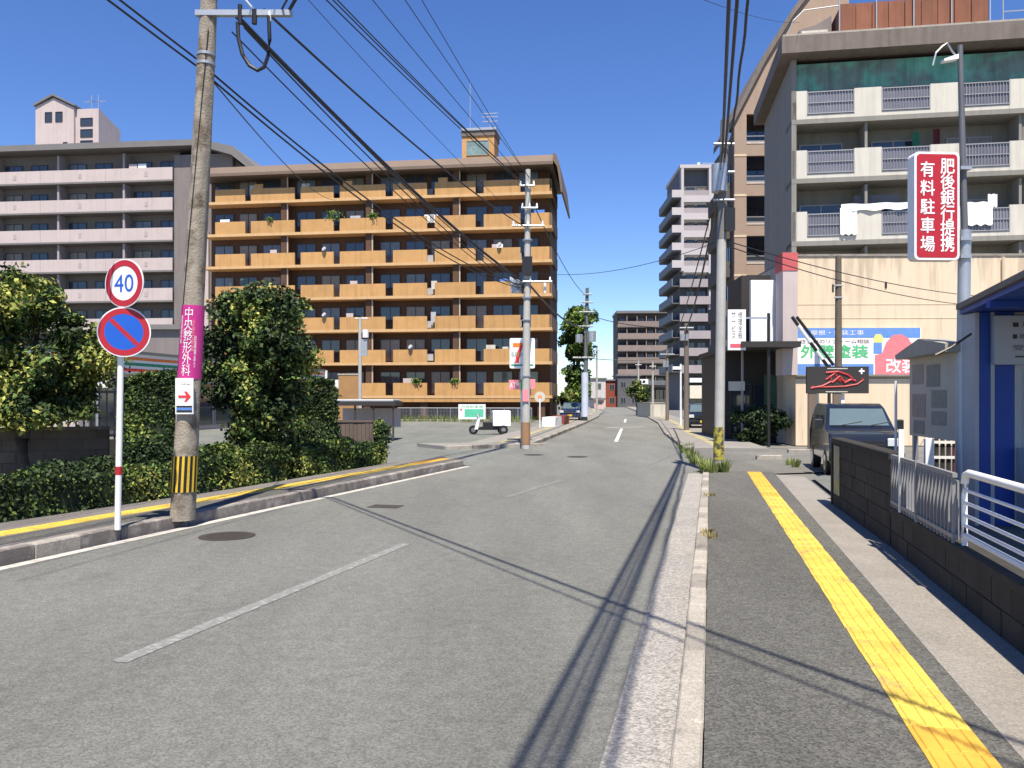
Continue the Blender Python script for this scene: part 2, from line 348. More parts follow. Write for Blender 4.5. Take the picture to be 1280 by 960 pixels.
# left pavement
LK = [(-8.75, -4.), (-5.14, 8.12), (-3.9, 12.15), (-1.3, 20.4)]
HB = [(-10.4, -4), (-6.35, 10.0), (-4.75, 14.1), (-2.9, 19.9), (-1.9, 22.2)]
path_l = sheet('pavement', [(p[0], p[1]) for p in offset(LK, .16)] + [(-1.55, 21.5)] + [(p[0], p[1]) for p in HB[::-1]], .14, mat('left_path', (.17, .155, .14), .92, .1, 2, .4, 90, speck=.3), 'raised pavement in front of the clipped hedges', 'pavement', thick=.16)
kd = MB().box(.006, .594, 0, .16, -.05, .15, .014).mesh('kerb_stone', M_kerbdark)
kd2 = MB().box(.006, .594, 0, .16, -.05, .15, .014).mesh('kerb_stone', M_kerb)
pieces('kerb_stone', [kd, kd, kd2, kd, kd], LK, .6, path_l, 0, 0, .005)
strip('edge_line', [LE[0], LE[1], LE[2], (-1.05, 20.6)], .10, -.05, .004, M_line2, parent=road)
LT = [(-9.45, -3.), (-5.78, 9.24), (-3.72, 15.2), (-1.75, 21.2)]
dk = strip('asphalt_band', LT, -.2, -.62, .1425, M_path, parent=path_l)
for i, (p, a) in enumerate(resample(LT, .3)):
    link('tactile_tile', to if i > 78 and random.random() < .8 else ty, path_l, (p.x, p.y, .1415), a + random.uniform(-.01, .01))
# far left pavement + parking lot
FL = [(-2.2, 27.5), (.65, 29.2), (5.0, 57), (8.0, 77.6), (12.3, 110), (19.8, 200)]
lot = sheet('parking_lot', [(-.95, 22.1), (-2.9, 20.3), (-7, 14.5), (-22, 14.5), (-40, 64), (3.2, 66), (2.6, 50), (-1.0, 29.5), (.5, 28.9)], -.012, M_lot, 'wide pale asphalt forecourt of the convenience store', 'car park')
apron = sheet('side_apron', [(-1.0, 20.9), (.83, 29.3), (.5, 29.1), (-2.2, 27.6), (-3.0, 20.6)], -.006, M_lot, 'flush asphalt entrance between road and forecourt', 'driveway')
path_fl = sheet('pavement', [(p[0], p[1]) for p in offset(FL, .15)] + [(p[0], p[1]) for p in offset(FL, 2.3)[::-1]], .11, mat('far_path', (.24, .225, .2), .9, .1, 1.2), 'far left pavement under the concrete pole and bus stop', 'pavement', thick=.13)
kf = MB().box(.01, .99, 0, .16, -.05, .12, .014).mesh('kerb_stone', M_kerb)
kfd = MB().box(.01, .99, 0, .16, -.05, .12, .014).mesh('kerb_stone', M_kerbdark)
pieces('kerb_stone', [kf, kfd, kf], FL, 1.0, path_fl, 0, 0, .004, mx=60)
strip('tactile_band', FL[1:], 1.0, 1.3, .113, mat('tactile_far', (.42, .36, .15), .8, .15, 2, col2=(.3, .27, .2)), parent=path_fl)
# right, beyond the side street
FR = [(5.55, 26.5), (7.3, 39.7), (10.05, 57), (14.9, 95), (19.0, 130), (27, 200)]
path_fr = sheet('pavement', [(p[0], p[1]) for p in offset(FR, -.15)] + [(p[0], p[1]) for p in offset(FR, -2.6)[::-1]], .12, mat('far_path', (.24, .225, .2)), 'far right pavement running past the tall grey tower', 'pavement', thick=.14)
pieces('kerb_stone', [kfd, kfd, kf], [(p[0], p[1]) for p in offset(FR, -.16)], 1.0, path_fr, 0, 0, .004, mx=60)
strip('tactile_band', FR, -1.0, -1.3, .123, mat('tactile_far', (.42, .36, .15)), parent=path_fr)
side_st = sheet('side_street', [(4.35, 19.4), (5.62, 26.3), (9, 27.5), (40, 24), (40, 17), (8, 19.2), ST(19.4, 1.4), ST(19.4, 0)], .003, asphalt('side_asphalt', (.17, .165, .145), .14), 'pale side street opening on the right before the black van', 'road')
yard = sheet('yard', [ST(-6, 2.05), ST(18.3, 2.05), (8, 19), (40, 16.9), (40, -6)], .04, M_lot, 'asphalt yard behind the low block wall', 'yard')

# markings
def dash(x0, y0, x1, y1, w, m):
    a, b = G(x0, y0), G(x1, y1); d = (b - a).normalized(); n_ = V((-d.y, d.x, 0)) * w / 2
    sheet('centre_line', [a - n_, b - n_, b + n_, a + n_], .004, m, parent=road)
dash(148, 828, 507, 680, .12, M_line); dash(632, 622, 703, 600, .12, mat('ghost_paint', (.20, .2, .19), .9, .2, 12, col2=(.16, .16, .15), thr=.48))
dash(770, 552, 777, 536, .14, M_line3); dash(781, 528, 782, 524, .16, M_line3)
dash(757, 534.5, 805, 533.8, .4, M_line2)
def manhole(x, y, r, label, square=False):
    c = G(x, y, .004); t = thing('manhole_cover', label, 'manhole cover', c, -TH)
    if square: MB().box(-r, r, -r * .7, r * .7, -.02, .004).build('lid', M_iron, t)
    else:
        b = MB().cyl((0, 0, -.02), (0, 0, .003), r, n=40); b.build('frame', M_iron, t)
        b = MB().cyl((0, 0, -.01), (0, 0, .006), r * .9, n=40)
        for i in range(-5, 6):
            for j in range(-5, 6):
                if math.hypot(i, j) * r * .16 < r * .8: b.box(i * r * .16 - .022, i * r * .16 + .022, j * r * .16 - .022, j * r * .16 + .022, .006, .010)
        b.build('lid', M_iron, t)
manhole(284, 670, .33, 'large dark round manhole cover in the left lane')
manhole(482, 633, .24, 'rusty rectangular cover in the road past the large manhole', True)
manhole(722, 571, .30, 'dark round cover in the middle of the far road')
manhole(667, 568.5, .30, 'dark round cover near the far left kerb')
manhole(728, 516 + 50, .0001 + .12, 'tiny valve cover in the far road') if False else None

# ---------------- utility poles ----------------
def rust_pole_bands(parent, pts, r):
    for p in pts:
        MB().cyl(p - V((0, 0, .02)), p + V((0, 0, .02)), r * 1.06, n=16).build('clamp_band', M_steel, parent, True)
base = G(228, 645, .14); top = P(268, -130, 10.7)
t = thing('utility_pole', 'weathered leaning utility pole with magenta adverts and yellow black stripes', 'utility pole', base)
tv = top - base
def polept(z): return tv * (z / tv.z)
def poler(z): return .158 - .0085 * z
b = MB(); ring = 28
pts = [polept(z) for z in np.linspace(-.05, 8.0, 46)]
for i, p in enumerate(pts):
    for j in range(ring):
        a = 2 * math.pi * j / ring; rr = poler(p.z) + .004 * math.sin(a * 3 + p.z * 1.3) + .003 * math.sin(a * 7 - p.z * 2.1) + random.uniform(-.0015, .0015)
        b.v.append((p.x + rr * math.cos(a), p.y + rr * math.sin(a), p.z))
for i in range(len(pts) - 1):
    for j in range(ring):
        b.f.append((i * ring + j, i * ring + (j + 1) % ring, (i + 1) * ring + (j + 1) % ring, (i + 1) * ring + j)); b.mi.append(0)
b.build('pole', M_wood, t, True)
def wrap(name, z0, z1, a0, a1, m, off=.008, n=14):
    bb = MB()
    for k in range(2):
        z = (z0, z1)[k]; c = polept(z)
        for j in range(n + 1):
            a = R(a0 + (a1 - a0) * j / n); rr = poler(z) + off; bb.v.append((c.x + rr * math.cos(a), c.y + rr * math.sin(a), z))
    for j in range(n): bb.f.append((j, j + 1, n + 2 + j, n + 1 + j)); bb.mi.append(0)
    return bb.build(name, m, t, True)
zz = lambda y: CZ + (500 - y) / F * 10.7 - .14
wrap('stripe_sheet', zz(615), zz(570), 170, 370, M_blk, .008)
for k in range(8): wrap('yellow_stripe', zz(615), zz(570), 182 + k * 24, 193 + k * 24, M_bstrip, .011, 3)
wrap('advert_sheet', zz(474), zz(382), 150, 390, M_mag, .008, 20)
def wraptext(body, a, w, z0, z1, m, ls=1.0, vertical=True, off=.013):
    o = text(t, body, -w / 2, w / 2, z0, z1, 0, m, 'lettering', vertical, ls)
    for v in o.data.vertices:
        x, z = v.co.x, v.co.z; c = polept(z); rr = poler(z) + off; aa = R(a) + x / rr
        v.co = V((c.x + rr * math.cos(aa), c.y + rr * math.sin(aa), z))
wraptext('中央整形外科', 272, .115, zz(470), zz(385), M_whitel, .9)
wraptext('診療日時間', 298, .035, zz(440), zz(400), M_pink, .9)
wraptext('通院相談外来', 235, .035, zz(430), zz(395), M_whitel, .9)
wraptext('駐車場あり', 310, .03, zz(460), zz(420), M_whitel, .9)
sg = thing('arrow_sign', 'small white direction plate with red arrow strapped to the leaning pole', 'sign', base + polept(zz(500)) + V((.02, -.175, 0)))
MB().box(-.115, .115, -.01, .01, -.18, .28).build('plate', M_white, sg)
MB().prism([(-.075, .06), (.03, .06), (.0, .11), (.03, .11), (.085, .045), (.03, -.02), (.0, -.02), (.03, .03), (-.075, .03)], -.016, -.012).build('arrow', mat('arrow_red', (.65, .04, .04), .5, 0), sg)
text(sg, 'この先100m', -.06, .08, .19, .215, -.013, M_blk)
for q, mm in ((-.155, M_blk), (-.095, M_blk), (-.125, M_lblue)): MB().box(-.1, .1, -.015, -.011, q, q + .022).build('panel', mm, sg)
for z in (zz(75) - .05, zz(75) + .07): MB().cyl(polept(z) - V((0, 0, .018)), polept(z) + V((0, 0, .018)), poler(z) + .012, n=20).build('clamp_band', M_steel, t, True)
ca = P(365, 17, 10.65) - base; cb = P(245, 12, 10.65) - base
b = MB(); b.add([(x, y, z) for z in (ca.z - .035, ca.z + .035) for x, y in ((cb.x, ca.y - .04), (ca.x, ca.y - .04), (ca.x, ca.y + .03), (cb.x, ca.y + .03))], [(3, 2, 1, 0), (4, 5, 6, 7), (0, 1, 5, 4), (1, 2, 6, 5), (2, 3, 7, 6), (3, 0, 4, 7)]); b.build('crossarm', M_steel, t)
MB().cyl(ca + V((-.45, 0, .0)), polept(zz(-40)) + V((.1, 0, 0)), .015, n=6).build('brace', M_steel, t)
MB().tube([P(a, c, 10.62) - base for a, c in ((297, 28), (298, 48), (303, 68), (312, 82), (322, 88), (330, 84), (335, 70), (337, 50), (336, 20))], .026, 8).build('cable_loop', M_cable, t, True)
MB().cyl(P(337, 52, 10.62) - base, P(337, 14, 10.62) - base, .018, n=8).build('insulator', M_white, t)
MB().cyl(P(300, 30, 10.62) - base, P(300, 6, 10.62) - base, .03, n=8).build('insulator', M_blk, t)
MB().cyl(P(318, 30, 10.62) - base, P(318, 12, 10.62) - base, .035, n=8).build('insulator', M_blk, t)
# thin ground wire running down the pole
bb = []
for k in range(24):
    z = 1.9 + k * .19; a = R(215 + 85 * k / 24); c = polept(z); rr = poler(z) + .006; bb.append((c.x + rr * math.cos(a), c.y + rr * math.sin(a), z))
MB().tube(bb, .006, 5).build('ground_wire', M_cable, t)

# road sign pole
sb = G(147, 660, .15)
t = thing('road_sign', 'round 40 speed limit and no parking signs on a white post', 'road sign', sb)
s2 = P(153, 335, sb.y) - sb
MB().cyl((0, 0, -.02), s2, .036, .034, 14).build('post', M_pw, t, True)
MB().cyl(s2 * .205, s2 * .237, .038, n=14).build('red_band', M_red, t, True)
MB().cyl(s2, s2 + V((0, 0, .02)), .036, .02, 14).build('cap', M_pw, t)
def sign_disc(cx, cy, wpx, hpx, kind):
    c = P(cx, cy, sb.y - .07) - sb; rx = wpx / 2 / F * sb.y; rz_ = hpx / 2 / F * sb.y
    yaw = R(-19) if kind.startswith('speed') else R(15)
    r = max(rx, rz_)
    # plate as a thick disc
    pl = MB(); n = 48
    pl.add([(r * math.cos(2 * math.pi * i / n), q, r * math.sin(2 * math.pi * i / n)) for q in (0, .012) for i in range(n)], [tuple(range(n)), tuple(range(n, 2 * n))[::-1]] + [(i, n + i, n + (i + 1) % n, (i + 1) % n) for i in range(n)])
    o = pl.build(kind, M_white, t, False, c, yaw)
    return o, r
o, r = sign_disc(155, 354, 43, 60, 'speed_limit_plate')
MB().disc((0, 0), r * .96, -.003, 48, hole=.74).build('red_ring', M_red, o)
text(o, '40', -r * .5, r * .5, -r * .36, r * .36, -.004, M_blue)
o, r = sign_disc(155, 415, 62, 62, 'no_parking_plate')
MB().disc((0, 0), r * .95, -.003, 48, hole=.76).build('red_ring', M_red, o)
MB().disc((0, 0), r * .722, -.002, 48).build('blue_field', M_blue, o)
d = MB(); q = r * .70; w_ = r * .085
d.add([(-q * .707 - w_ * .7, -.0035, q * .707 - w_ * .7), (-q * .707 + w_ * .7, -.0035, q * .707 + w_ * .7), (q * .707 + w_ * .7, -.0035, -q * .707 + w_ * .7), (q * .707 - w_ * .7, -.0035, -q * .707 - w_ * .7)], [(0, 1, 2, 3)]).build('red_slash', M_red, o)
MB().box(-.05, .05, .0, .05, s2.z - .72, s2.z - .68).build('bracket', M_steel, t)
MB().box(-.05, .05, .0, .05, s2.z - .24, s2.z - .20).build('bracket', M_steel, t)

def steel_pole(name, label, x, D, ytop, r0, r1, m=M_polec, z=.1, lean=0, bands=(), group=None, cat='utility pole'):
    b0 = V(((x - 640) / F * D, D, z)); t_ = thing(name, label, cat, b0, 0, group)
    h = CZ + (500 - ytop) / F * D - z
    MB().cyl((0, 0, -.1), (lean * D / F, 0, h), r0, r1, 16).build('shaft', m, t_, True)
    for q in bands:
        zc = CZ + (500 - q) / F * D - z; MB().cyl((lean * D / F * zc / h, 0, zc - .02), (lean * D / F * zc / h, 0, zc + .02), r0 * 1.1, n=12).build('clamp_band', M_steel, t_)
    def at(px, py, dy=0): return P(px, py, D + dy) - b0
    return t_, at, h
# P3, concrete pole beside the store sign
t, at, h = steel_pole('utility_pole', 'concrete utility pole with transformer standing before the orange apartments', 657, 28, 212, .15, .085, lean=3, bands=(300, 330, 372, 400, 470))
for y, xa, xb in ((232, 650, 668), (260, 652, 672), (282, 640, 680), (352, 636, 690)):
    MB().cyl(at(xa, y, -.15), at(xb, y, -.15), .035, n=8).build('crossarm', M_steel, t)
    for k in range(3):
        xx = xa + (xb - xa) * (k + .1) / 2.2; MB().cyl(at(xx, y, -.15), at(xx, y - 6, -.15), .04, .025, 8).build('insulator', M_white, t)
MB().cyl(at(646, 366), at(646, 350), .17, n=18).build('transformer', M_steel, t, True)
MB().box(at(645, 0).x - .25, at(640, 0).x + .35, -.3, -.22, at(0, 355).z, at(0, 351).z).build('bracket', M_steel, t)
MB().cyl(at(640, 366), at(640, 347), .05, n=10).build('arrester', M_white, t)
MB().box(-.12, .22, -.25, -.1, at(0, 345).z, at(0, 322).z).build('switch_box', M_blk, t)
MB().cyl(at(681, 366), at(681, 352), .045, n=10).build('arrester', M_white, t)
MB().cyl((0, 0, .05), (0, 0, .8), .157, n=16).build('guard_sheet', mat('guard_brown', (.30, .17, .09), .8), t, True)
MB().box(-.1, .1, -.18, -.165, 1.5, 1.9).build('notice_sheet', M_pink, t)
# P4 thin pole above the shelter
t, at, h = steel_pole('lamp_post', 'slim grey post with small box before the left balconies', 450, 44, 397, .11, .08)
MB().cyl(at(444, 398), at(460, 398), .04, n=8).build('crossarm', M_steel, t)
MB().cyl(at(457, 422), at(457, 412), .16, n=12).build('transformer', M_white, t)
MB().box(at(453, 0).x - .05, at(459, 0).x, -.05, .05, at(0, 445).z, at(0, 424).z).build('cable_box', M_steel, t)
# P5 far left pole
t, at, h = steel_pole('utility_pole', 'busy far utility pole with transformers left of the road vanishing point', 731, 62, 360, .20, .12, mat('pole_dark', (.12, .13, .13), .8), lean=3)
for y, xa, xb in ((368, 728, 740), (378, 727, 741), (390, 724, 743), (408, 722, 741), (447, 716, 742)):
    MB().cyl(at(xa, y, -.2), at(xb, y, -.2), .06, n=6).build('crossarm', M_steel, t)
MB().cyl(at(724, 428), at(724, 418), .28, n=12).build('transformer', M_steel, t); MB().cyl(at(740, 427), at(740, 414), .3, n=12).build('transformer', M_steel, t)
MB().cyl((0, -.1, .3), (0, -.1, 3.6), .26, n=12).build('guard_sheet', mat('pale_sheet', (.5, .55, .65)), t)
for x, D, y0, r, lab in ((746, 96, 432, .13, 'thin far pole behind the busy far left pole'), (798, 100, 450, .12, 'fourth thin pole along the far right kerb'), (816, 76, 452, .11, 'pale thin pole before the white garden wall')):
    t, at, h = steel_pole('utility_pole', lab, x, D, y0, r, r * .8)
    MB().cyl(at(x - 4, y0 + 6, -.2), at(x + 4, y0 + 6, -.2), .05, n=6).build('crossarm', M_steel, t)
for x, D, y0, r, lab in ((834, 62, 437, .14, 'dark pole with a pale box beside the grey tower'), (858, 42, 404, .14, 'nearer brown pole in front of the grey tower')):
    t, at, h = steel_pole('utility_pole', lab, x, D, y0, r, r * .8, mat('pole_brownish', (.17, .145, .12), .85))
    MB().cyl(at(x - 9, y0 + 6, -.2), at(x + 9, y0 + 6, -.2), .045, n=6).build('crossarm', M_steel, t)
    MB().box(-.35, .05, -.25, -.1, at(0, y0 + 22).z, at(0, y0 + 14).z).build('cable_box', M_steel, t)
t, at, h = steel_pole('lamp_post', 'white post with hanging lamp before the tower ground floor', 851, 50, 455, .07, .05, M_pw)
MB().box(-.5, .02, -.1, .1, at(0, 462).z, at(0, 458).z).build('lamp_head', M_white, t)
# P6 near right pole
pb = V((4.62, 18.5, .03))
t = thing('utility_pole', 'pale concrete pole with yellow guard rising beside the pavement end', 'utility pole', pb)
at = lambda x, y, dy=0: P(x, y, 18.5 + dy) - pb
ptop = at(906, 150)
MB().cyl((0, 0, -.1), at(902, 300), .112, .104, 20).build('shaft', M_polec, t, True)
MB().cyl(at(902, 300), ptop, .104, .09, 20).build('upper_shaft', mat('pole_dim', (.16, .16, .16), .8, streak=.2), t, True)
MB().cyl((0, 0, .28), (0, 0, 1.02), .118, n=20).build('guard_sheet', mat('guard_yellow', (.42, .36, .05), .7, .2, 12, col2=(.06, .06, .04)), t, True)
for y in (180, 215, 250): MB().cyl(at(892, y, -.15), at(918, y, -.15), .03, n=8).build('crossarm', M_steel, t)
MB().cyl(at(899, 240, -.1), at(899, 206, -.1), .17, n=16).build('transformer', M_steel, t, True)
MB().box(at(904, 0).x, at(916, 0).x, -.2, -.05, at(0, 290).z, at(0, 262).z).build('switch_box', M_blk, t)
# P8 wood pole before the beige wall
t, at, h = steel_pole('utility_pole', 'slim brown pole in front of the beige wall banner', 1048, 28.2, 320, .13, .10, mat('pole_oldwood', (.13, .105, .08), .9, .15, 5, .4, 40), z=0)
MB().box(-.25, -.2, -.12, -.08, at(0, 366).z, at(0, 356).z).build('peg', M_blk, t)
for y in (357, 372): MB().cyl(at(1043, y, -.1), at(1053, y, -.1), .03, n=6).build('clamp_band', M_steel, t)
# P7 steel mast with parking sign
pb = V((5.96, 11.0, .04)); t = thing('sign_mast', 'grey steel mast with lamp arm carrying the red parking sign', 'pole', pb)
at = lambda x, y, dy=0: P(x, y, 11.0 + dy) - pb
MB().cyl((0, 0, -.05), at(1206, 288), .082, .078, 18).build('lower_tube', M_steel, t, True)
MB().cyl(at(1206, 300), at(1200, 57), .045, .035, 12).build('upper_tube', mat('mast_dark', (.15, .15, .16), .5, metal=.4), t, True)
MB().tube([at(1200, 75), at(1190, 64), at(1184, 54), at(1178, 58), at(1170, 66), at(1166, 82)], .012, 6).build('lamp_arm', M_steel, t)
MB().prism([(at(1178, 0).x, at(0, 78).z), (at(1178, 0).x, at(0, 75).z), (at(1196, 0).x, at(0, 69).z), (at(1196, 0).x, at(0, 75).z)], -.05, .05).build('lamp_head', M_white, t)
for y in (212, 300, 322): MB().box(at(1196, 0).x, at(1210, 0).x, -.1, .1, at(0, y + 2).z, at(0, y - 2).z).build('clamp_band', M_steel, t)
rs = thing('parking_sign', 'tall red signboard with white vertical characters for pay parking', 'sign', P(1167.5, 326, 10.95), R(3))
hw, hh = .305, 1.42
def rrect(w, h0, h1, r, n=5):
    pts = []
    for cx, cz, a0 in ((w - r, h0 + r, -90), (w - r, h1 - r, 0), (-w + r, h1 - r, 90), (-w + r, h0 + r, 180)):
        for k in range(n + 1): a = R(a0 + 90 * k / n); pts.append((cx + r * math.cos(a), cz + r * math.sin(a)))
    return pts
MB().prism(rrect(hw, 0, hh, .06), -.07, .10).build('cabinet', M_white, rs)
MB().prism(rrect(hw - .03, .03, hh - .03, .05), -.0735, -.0702).build('red_face', M_red, rs)
text(rs, '肥後銀行提携', .045, .235, .11, 1.33, -.076, M_whitel, vertical=True, ls=.93, bold=.018)
text(rs, '有料駐車場', -.225, -.035, .11, 1.29, -.076, M_whitel, vertical=True, ls=1.12, bold=.018)

# ---------------- cables ----------------
def cable(pts2, r, sag, label, group='overhead cables across the street', twist=0):
    a, b_ = V(pts2[0]), V(pts2[1]); n = 40; pts = []
    for i in range(n + 1):
        u = i / n; p = a.lerp(b_, u); p.z -= sag * 4 * u * (1 - u)
        if twist: p.x += twist * math.sin(u * 60) * .5; p.z += twist * math.cos(u * 60)
        pts.append(p)
    return tag(MB().tube(pts, r, 6).build('overhead_cable', M_cable, None, True), label, 'cable', group)
D1 = 10.65; p3 = lambda y, dx=0: P(657 + dx, y, 28)
LC = 'black cable slung between the leaning pole and the concrete pole'
LT_ = 'thin wire passing high over the road to the concrete pole'
cable([P(290, 14, D1), p3(352, -3)], .034, .25, 'thickest black cable from the crossarm of the leaning pole to the concrete pole')
cable([P(300, 22, D1), p3(356, -2)], .012, .30, 'thin cable just under the thickest one from the crossarm'); cable([P(305, 34, D1), p3(362, -2)], .012, .32, 'second thin cable under the thickest one from the crossarm')
cable([P(290, 40, D1), p3(366)], .010, .34, 'lowest thin cable of the crossarm group')
cable([P(330, 12, D1), p3(284, 0)], .018, .22, 'cable from the crossarm tip rising to the upper crossarm of the concrete pole')
cable([(-3.95, 10.7, 8.3), p3(282, 2)], .006, .2, 'faintest wire from the top of the leaning pole to the concrete pole')
cable([(-6.8, 2.5, 9.3), p3(232, -2)], .013, .3, 'leftmost wire of the high trio passing over the road to the concrete pole'); cable([(-6.65, 2.5, 9.3), p3(232, 1)], .013, .3, 'middle wire of the high trio passing over the road to the concrete pole'); cable([(-6.5, 2.5, 9.3), p3(234, 3)], .013, .3, 'rightmost wire of the high trio passing over the road to the concrete pole')
cable([(-5.7, 2.5, 9.6), p3(226, 0)], .009, .25, 'single thin wire just right of the high trio'); cable([(-4.7, 2.5, 9.6), p3(226, 8)], .009, .25, 'thin wire second from the right at the top of the sky'); cable([(-4.2, 2.5, 9.9), p3(222, 4)], .009, .25, 'rightmost thin wire reaching the very top of the concrete pole')
LL = 'black service wire running behind the leaning pole from the left'
cable([(-6.6, -2, 6.9), P(245, 73, 10.8)], .013, .12, 'upper service wire coming from the left edge to the leaning pole'); cable([(-6.4, -2, 6.6), P(245, 82, 10.8)], .013, .12, 'lower service wire coming from the left edge to the leaning pole')
cable([P(268, 94, 10.8), p3(356, -6)], .014, .45, 'upper of the two service cables leaving the right side of the leaning pole'); cable([P(268, 102, 10.8), p3(360, -6)], .014, .47, 'lower of the two service cables leaving the right side of the leaning pole')
cable([P(268, 104, 10.8), P(420, 250, 44)], .010, .4, 'thin wire dropping from the leaning pole to the slim post')
LX = 'black cable crossing the street above the camera'
cable([P(362, 12, D1), (4.2, -2.6, 6.9)], .024, .12, 'thicker cable from the crossarm tip over the street above the camera'); cable([P(352, 12, D1), (4.0, -2.8, 6.8)], .014, .16, 'thinner cable from the crossarm over the street above the camera')
LR = 'thick black cable above the right kerb reaching the yellow guarded pole'
top6 = lambda x, y: P(x, y, 18.4)
for x0, y0, dx, dz, r, LR in ((903, 190, -.17, 7.75, .028, 'thick left cable of the bundle over the right kerb'), (906, 196, .0, 7.7, .026, 'thick right cable of the bundle over the right kerb'), (901, 214, -.10, 7.35, .012, 'lowest thin cable of the bundle over the right kerb'), (908, 182, -.08, 8.0, .012, 'highest thin cable of the bundle over the right kerb')):
    p_ = top6(x0, y0); q_ = V((p_.x - .235 * 24 + dx, p_.y - 24, dz - .35)); cable([p_, q_], r, .25, LR, 'cable bundle along the right kerb')
p_ = top6(913, 186); cable([p_, V((p_.x - .235 * 24 + .16, p_.y - 24, 7.5))], .022, .2, 'twisted cable looping beside the bundle above the right kerb', 'cable bundle along the right kerb', twist=.02)
cable([P(905, 205, 18.5), P(858, 410, 42)], .03, .5, 'cable from the yellow guarded pole to the nearer brown pole')
cable([P(907, 190, 18.5), P(834, 442, 62)], .02, .8, 'cable from the yellow guarded pole to the dark far pole')
cable([P(657, 350, 28), P(731, 408, 62)], .04, .5, 'cable from the concrete pole to the busy far pole'); cable([P(658, 235, 28), P(731, 368, 62)], .02, .5, 'upper wire from the concrete pole to the busy far pole')
cable([P(662, 340, 28), P(903, 300, 18.6)], .008, .35, 'thin wire crossing the street from pole to pole')
cable([P(731, 392, 62), P(858, 410, 42)], .025, .3, 'far wire crossing before the brown far block'); cable([P(731, 447, 62), P(834, 447, 62)], .03, .2, 'lower far wire crossing the road')
cable([P(880, 0, 16), P(1000, 28, 38)], .006, .15, 'thin wire reaching the roof of the cream balcony building')
cable([P(905, 300, 18.6), P(1250, 372, 29.4)], .012, .25, 'upper thin wire stretched before the beige wall', 'wires before the beige wall'); cable([P(905, 306, 18.6), P(1250, 384, 29.4)], .012, .3, 'lower thin wire stretched before the beige wall', 'wires before the beige wall')

# ---------------- windows and balconies ----------------
WM = {}
def window(parent, x, y, z, w_, h_, pane=None, frame=None, rz=0, mull=1):
    frame = frame or M_alu; pane = pane or random.choice((M_glass, M_glass, M_glass2, M_glass, M_curt))
    k = (round(w_, 2), round(h_, 2), frame.name, mull)
    if k not in WM:
        b_ = MB(); f = .06
        b_.box(0, w_, -.05, .05, 0, f); b_.box(0, w_, -.05, .05, h_ - f, h_); b_.box(0, f, -.048, .048, f, h_ - f); b_.box(w_ - f, w_, -.048, .048, f, h_ - f)
        for i in range(mull): xm = w_ * (i + 1) / (mull + 1); b_.box(xm - .03, xm + .03, -.046, .046, f, h_ - f)
        WM[k] = b_.mesh('window_frame', frame)
    o = link('window', WM[k], parent, (x, y, z), rz)
    kk = (k[0], k[1], pane.name)
    if kk not in WM: WM[kk] = MB().box(.055, w_ - .055, -.015, .015, .055, h_ - .055).mesh('pane', pane)
    link('pane', WM[kk], o)
    return o

M_leafa_ = mat('leaf_mid', (.085, .135, .030), .65, .2, 1.5, island=.6, spec=.22)
# ---- A: orange apartment block ----
A = thing('apartment_building', 'seven storey apartment block with long orange tiled balconies', 'building', (3.3, 68.6, 0), R(-7.5))
MB().box(-30.6, -.25, 1.4, 9, 0, 21.2).build('wall', M_btile, A)
segs = [(.19, 1.75), (2.64, 5.78), (6.5, 10.1), (10.8, 13.9), (14.6, 18.9), (19.5, 22.7), (23.3, 27.7), (28.3, 31.4)]; segs = [(a * (1 - .0019 * a), c * (1 - .0019 * c)) for a, c in segs]
tops = [3.1 + 2.82 * k for k in range(7)]
PM = {}
for k, zt in enumerate(tops):
    MB().box(-30.6, .0, -.03, 1.4, zt - 1.3, zt - 1.06).build('balcony_slab', M_orange2, A)
    for i, (a, c) in enumerate(segs):
        key = ('A', i)
        if key not in PM: PM[key] = MB().box(-c, -a, 0, .14, 0, 1.05).mesh('balcony_panel', M_orange)
        link('balcony_panel', PM[key], A, (0, 0, zt - 1.05))
        if k == 6 and i in (2, 4, 6): MB().box(-c + .3, -c + 1.1, .0, .12, zt + .002, zt + .38).build('raised_panel', M_orange, A)
    if k == 0: MB().box(-30.5, -.2, .0, .14, zt - 1.62, zt - 1.3).build('lower_panel', M_orange, A)
    MB().box(-.14, -.02, .14, 6.5, zt - 1.05, zt).build('side_panel', mat('side_beige_shaded', (.20, .135, .09), .8, .08, 1), A)  # balcony return, the shade of this side put into its colour
    for j in range(4):
        w0 = .35 + 7.6 * j
        if j: MB().box(-w0 - .45, -w0, .25, 1.4, zt - 1.06, zt + 1.5).build('partition', M_btile, A); MB().cyl((-w0 + .12, .3, zt - 1.06), (-w0 + .12, .3, zt + 1.5), .07, n=6).build('drain_pipe', mat('pipe_pale', (.5, .42, .33), .7), A)
        for dx, ww in ((.9, 1.7), (3.1, 1.7), (5.3, 1.8)):
            window(A, -w0 - dx - ww, 1.36, zt - .95, ww, 1.95, frame=M_alud)
        if random.random() < .6: MB().box(-w0 - 3, -w0 - 2.3, .9, 1.2, zt - .9, zt - .3).build('air_conditioner', M_bgrey, A)
        for _ in range(random.choice((0, 1, 1, 2))):
            lx = -w0 - random.uniform(1, 6.5); lw = random.uniform(.4, 1.1)
            MB().box(lx, lx + lw, .35, .38, zt - .5, zt + random.uniform(.15, .4)).build('laundry', random.choice((M_white, M_bgrey, M_lblue, M_pinkw, M_cream)), A)
        if random.random() < .1: MB().cyl((-w0 - 4, -.12, zt + .2), (-w0 - 4.05, -.2, zt + .25), .2, n=14).build('satellite_dish', M_bgrey, A)
for j in range(6): MB().box(-1.2 - 5 * j, -.6 - 5 * j, .2, .8, 0, 1.85).build('column', M_btile, A)
MB().prism([(-.75, 21.0), (-.75, 21.25), (-.1, 21.95), (9.4, 21.95), (9.4, 21.0)], -30.8, .15, 'x').build('roof', M_roofb, A)
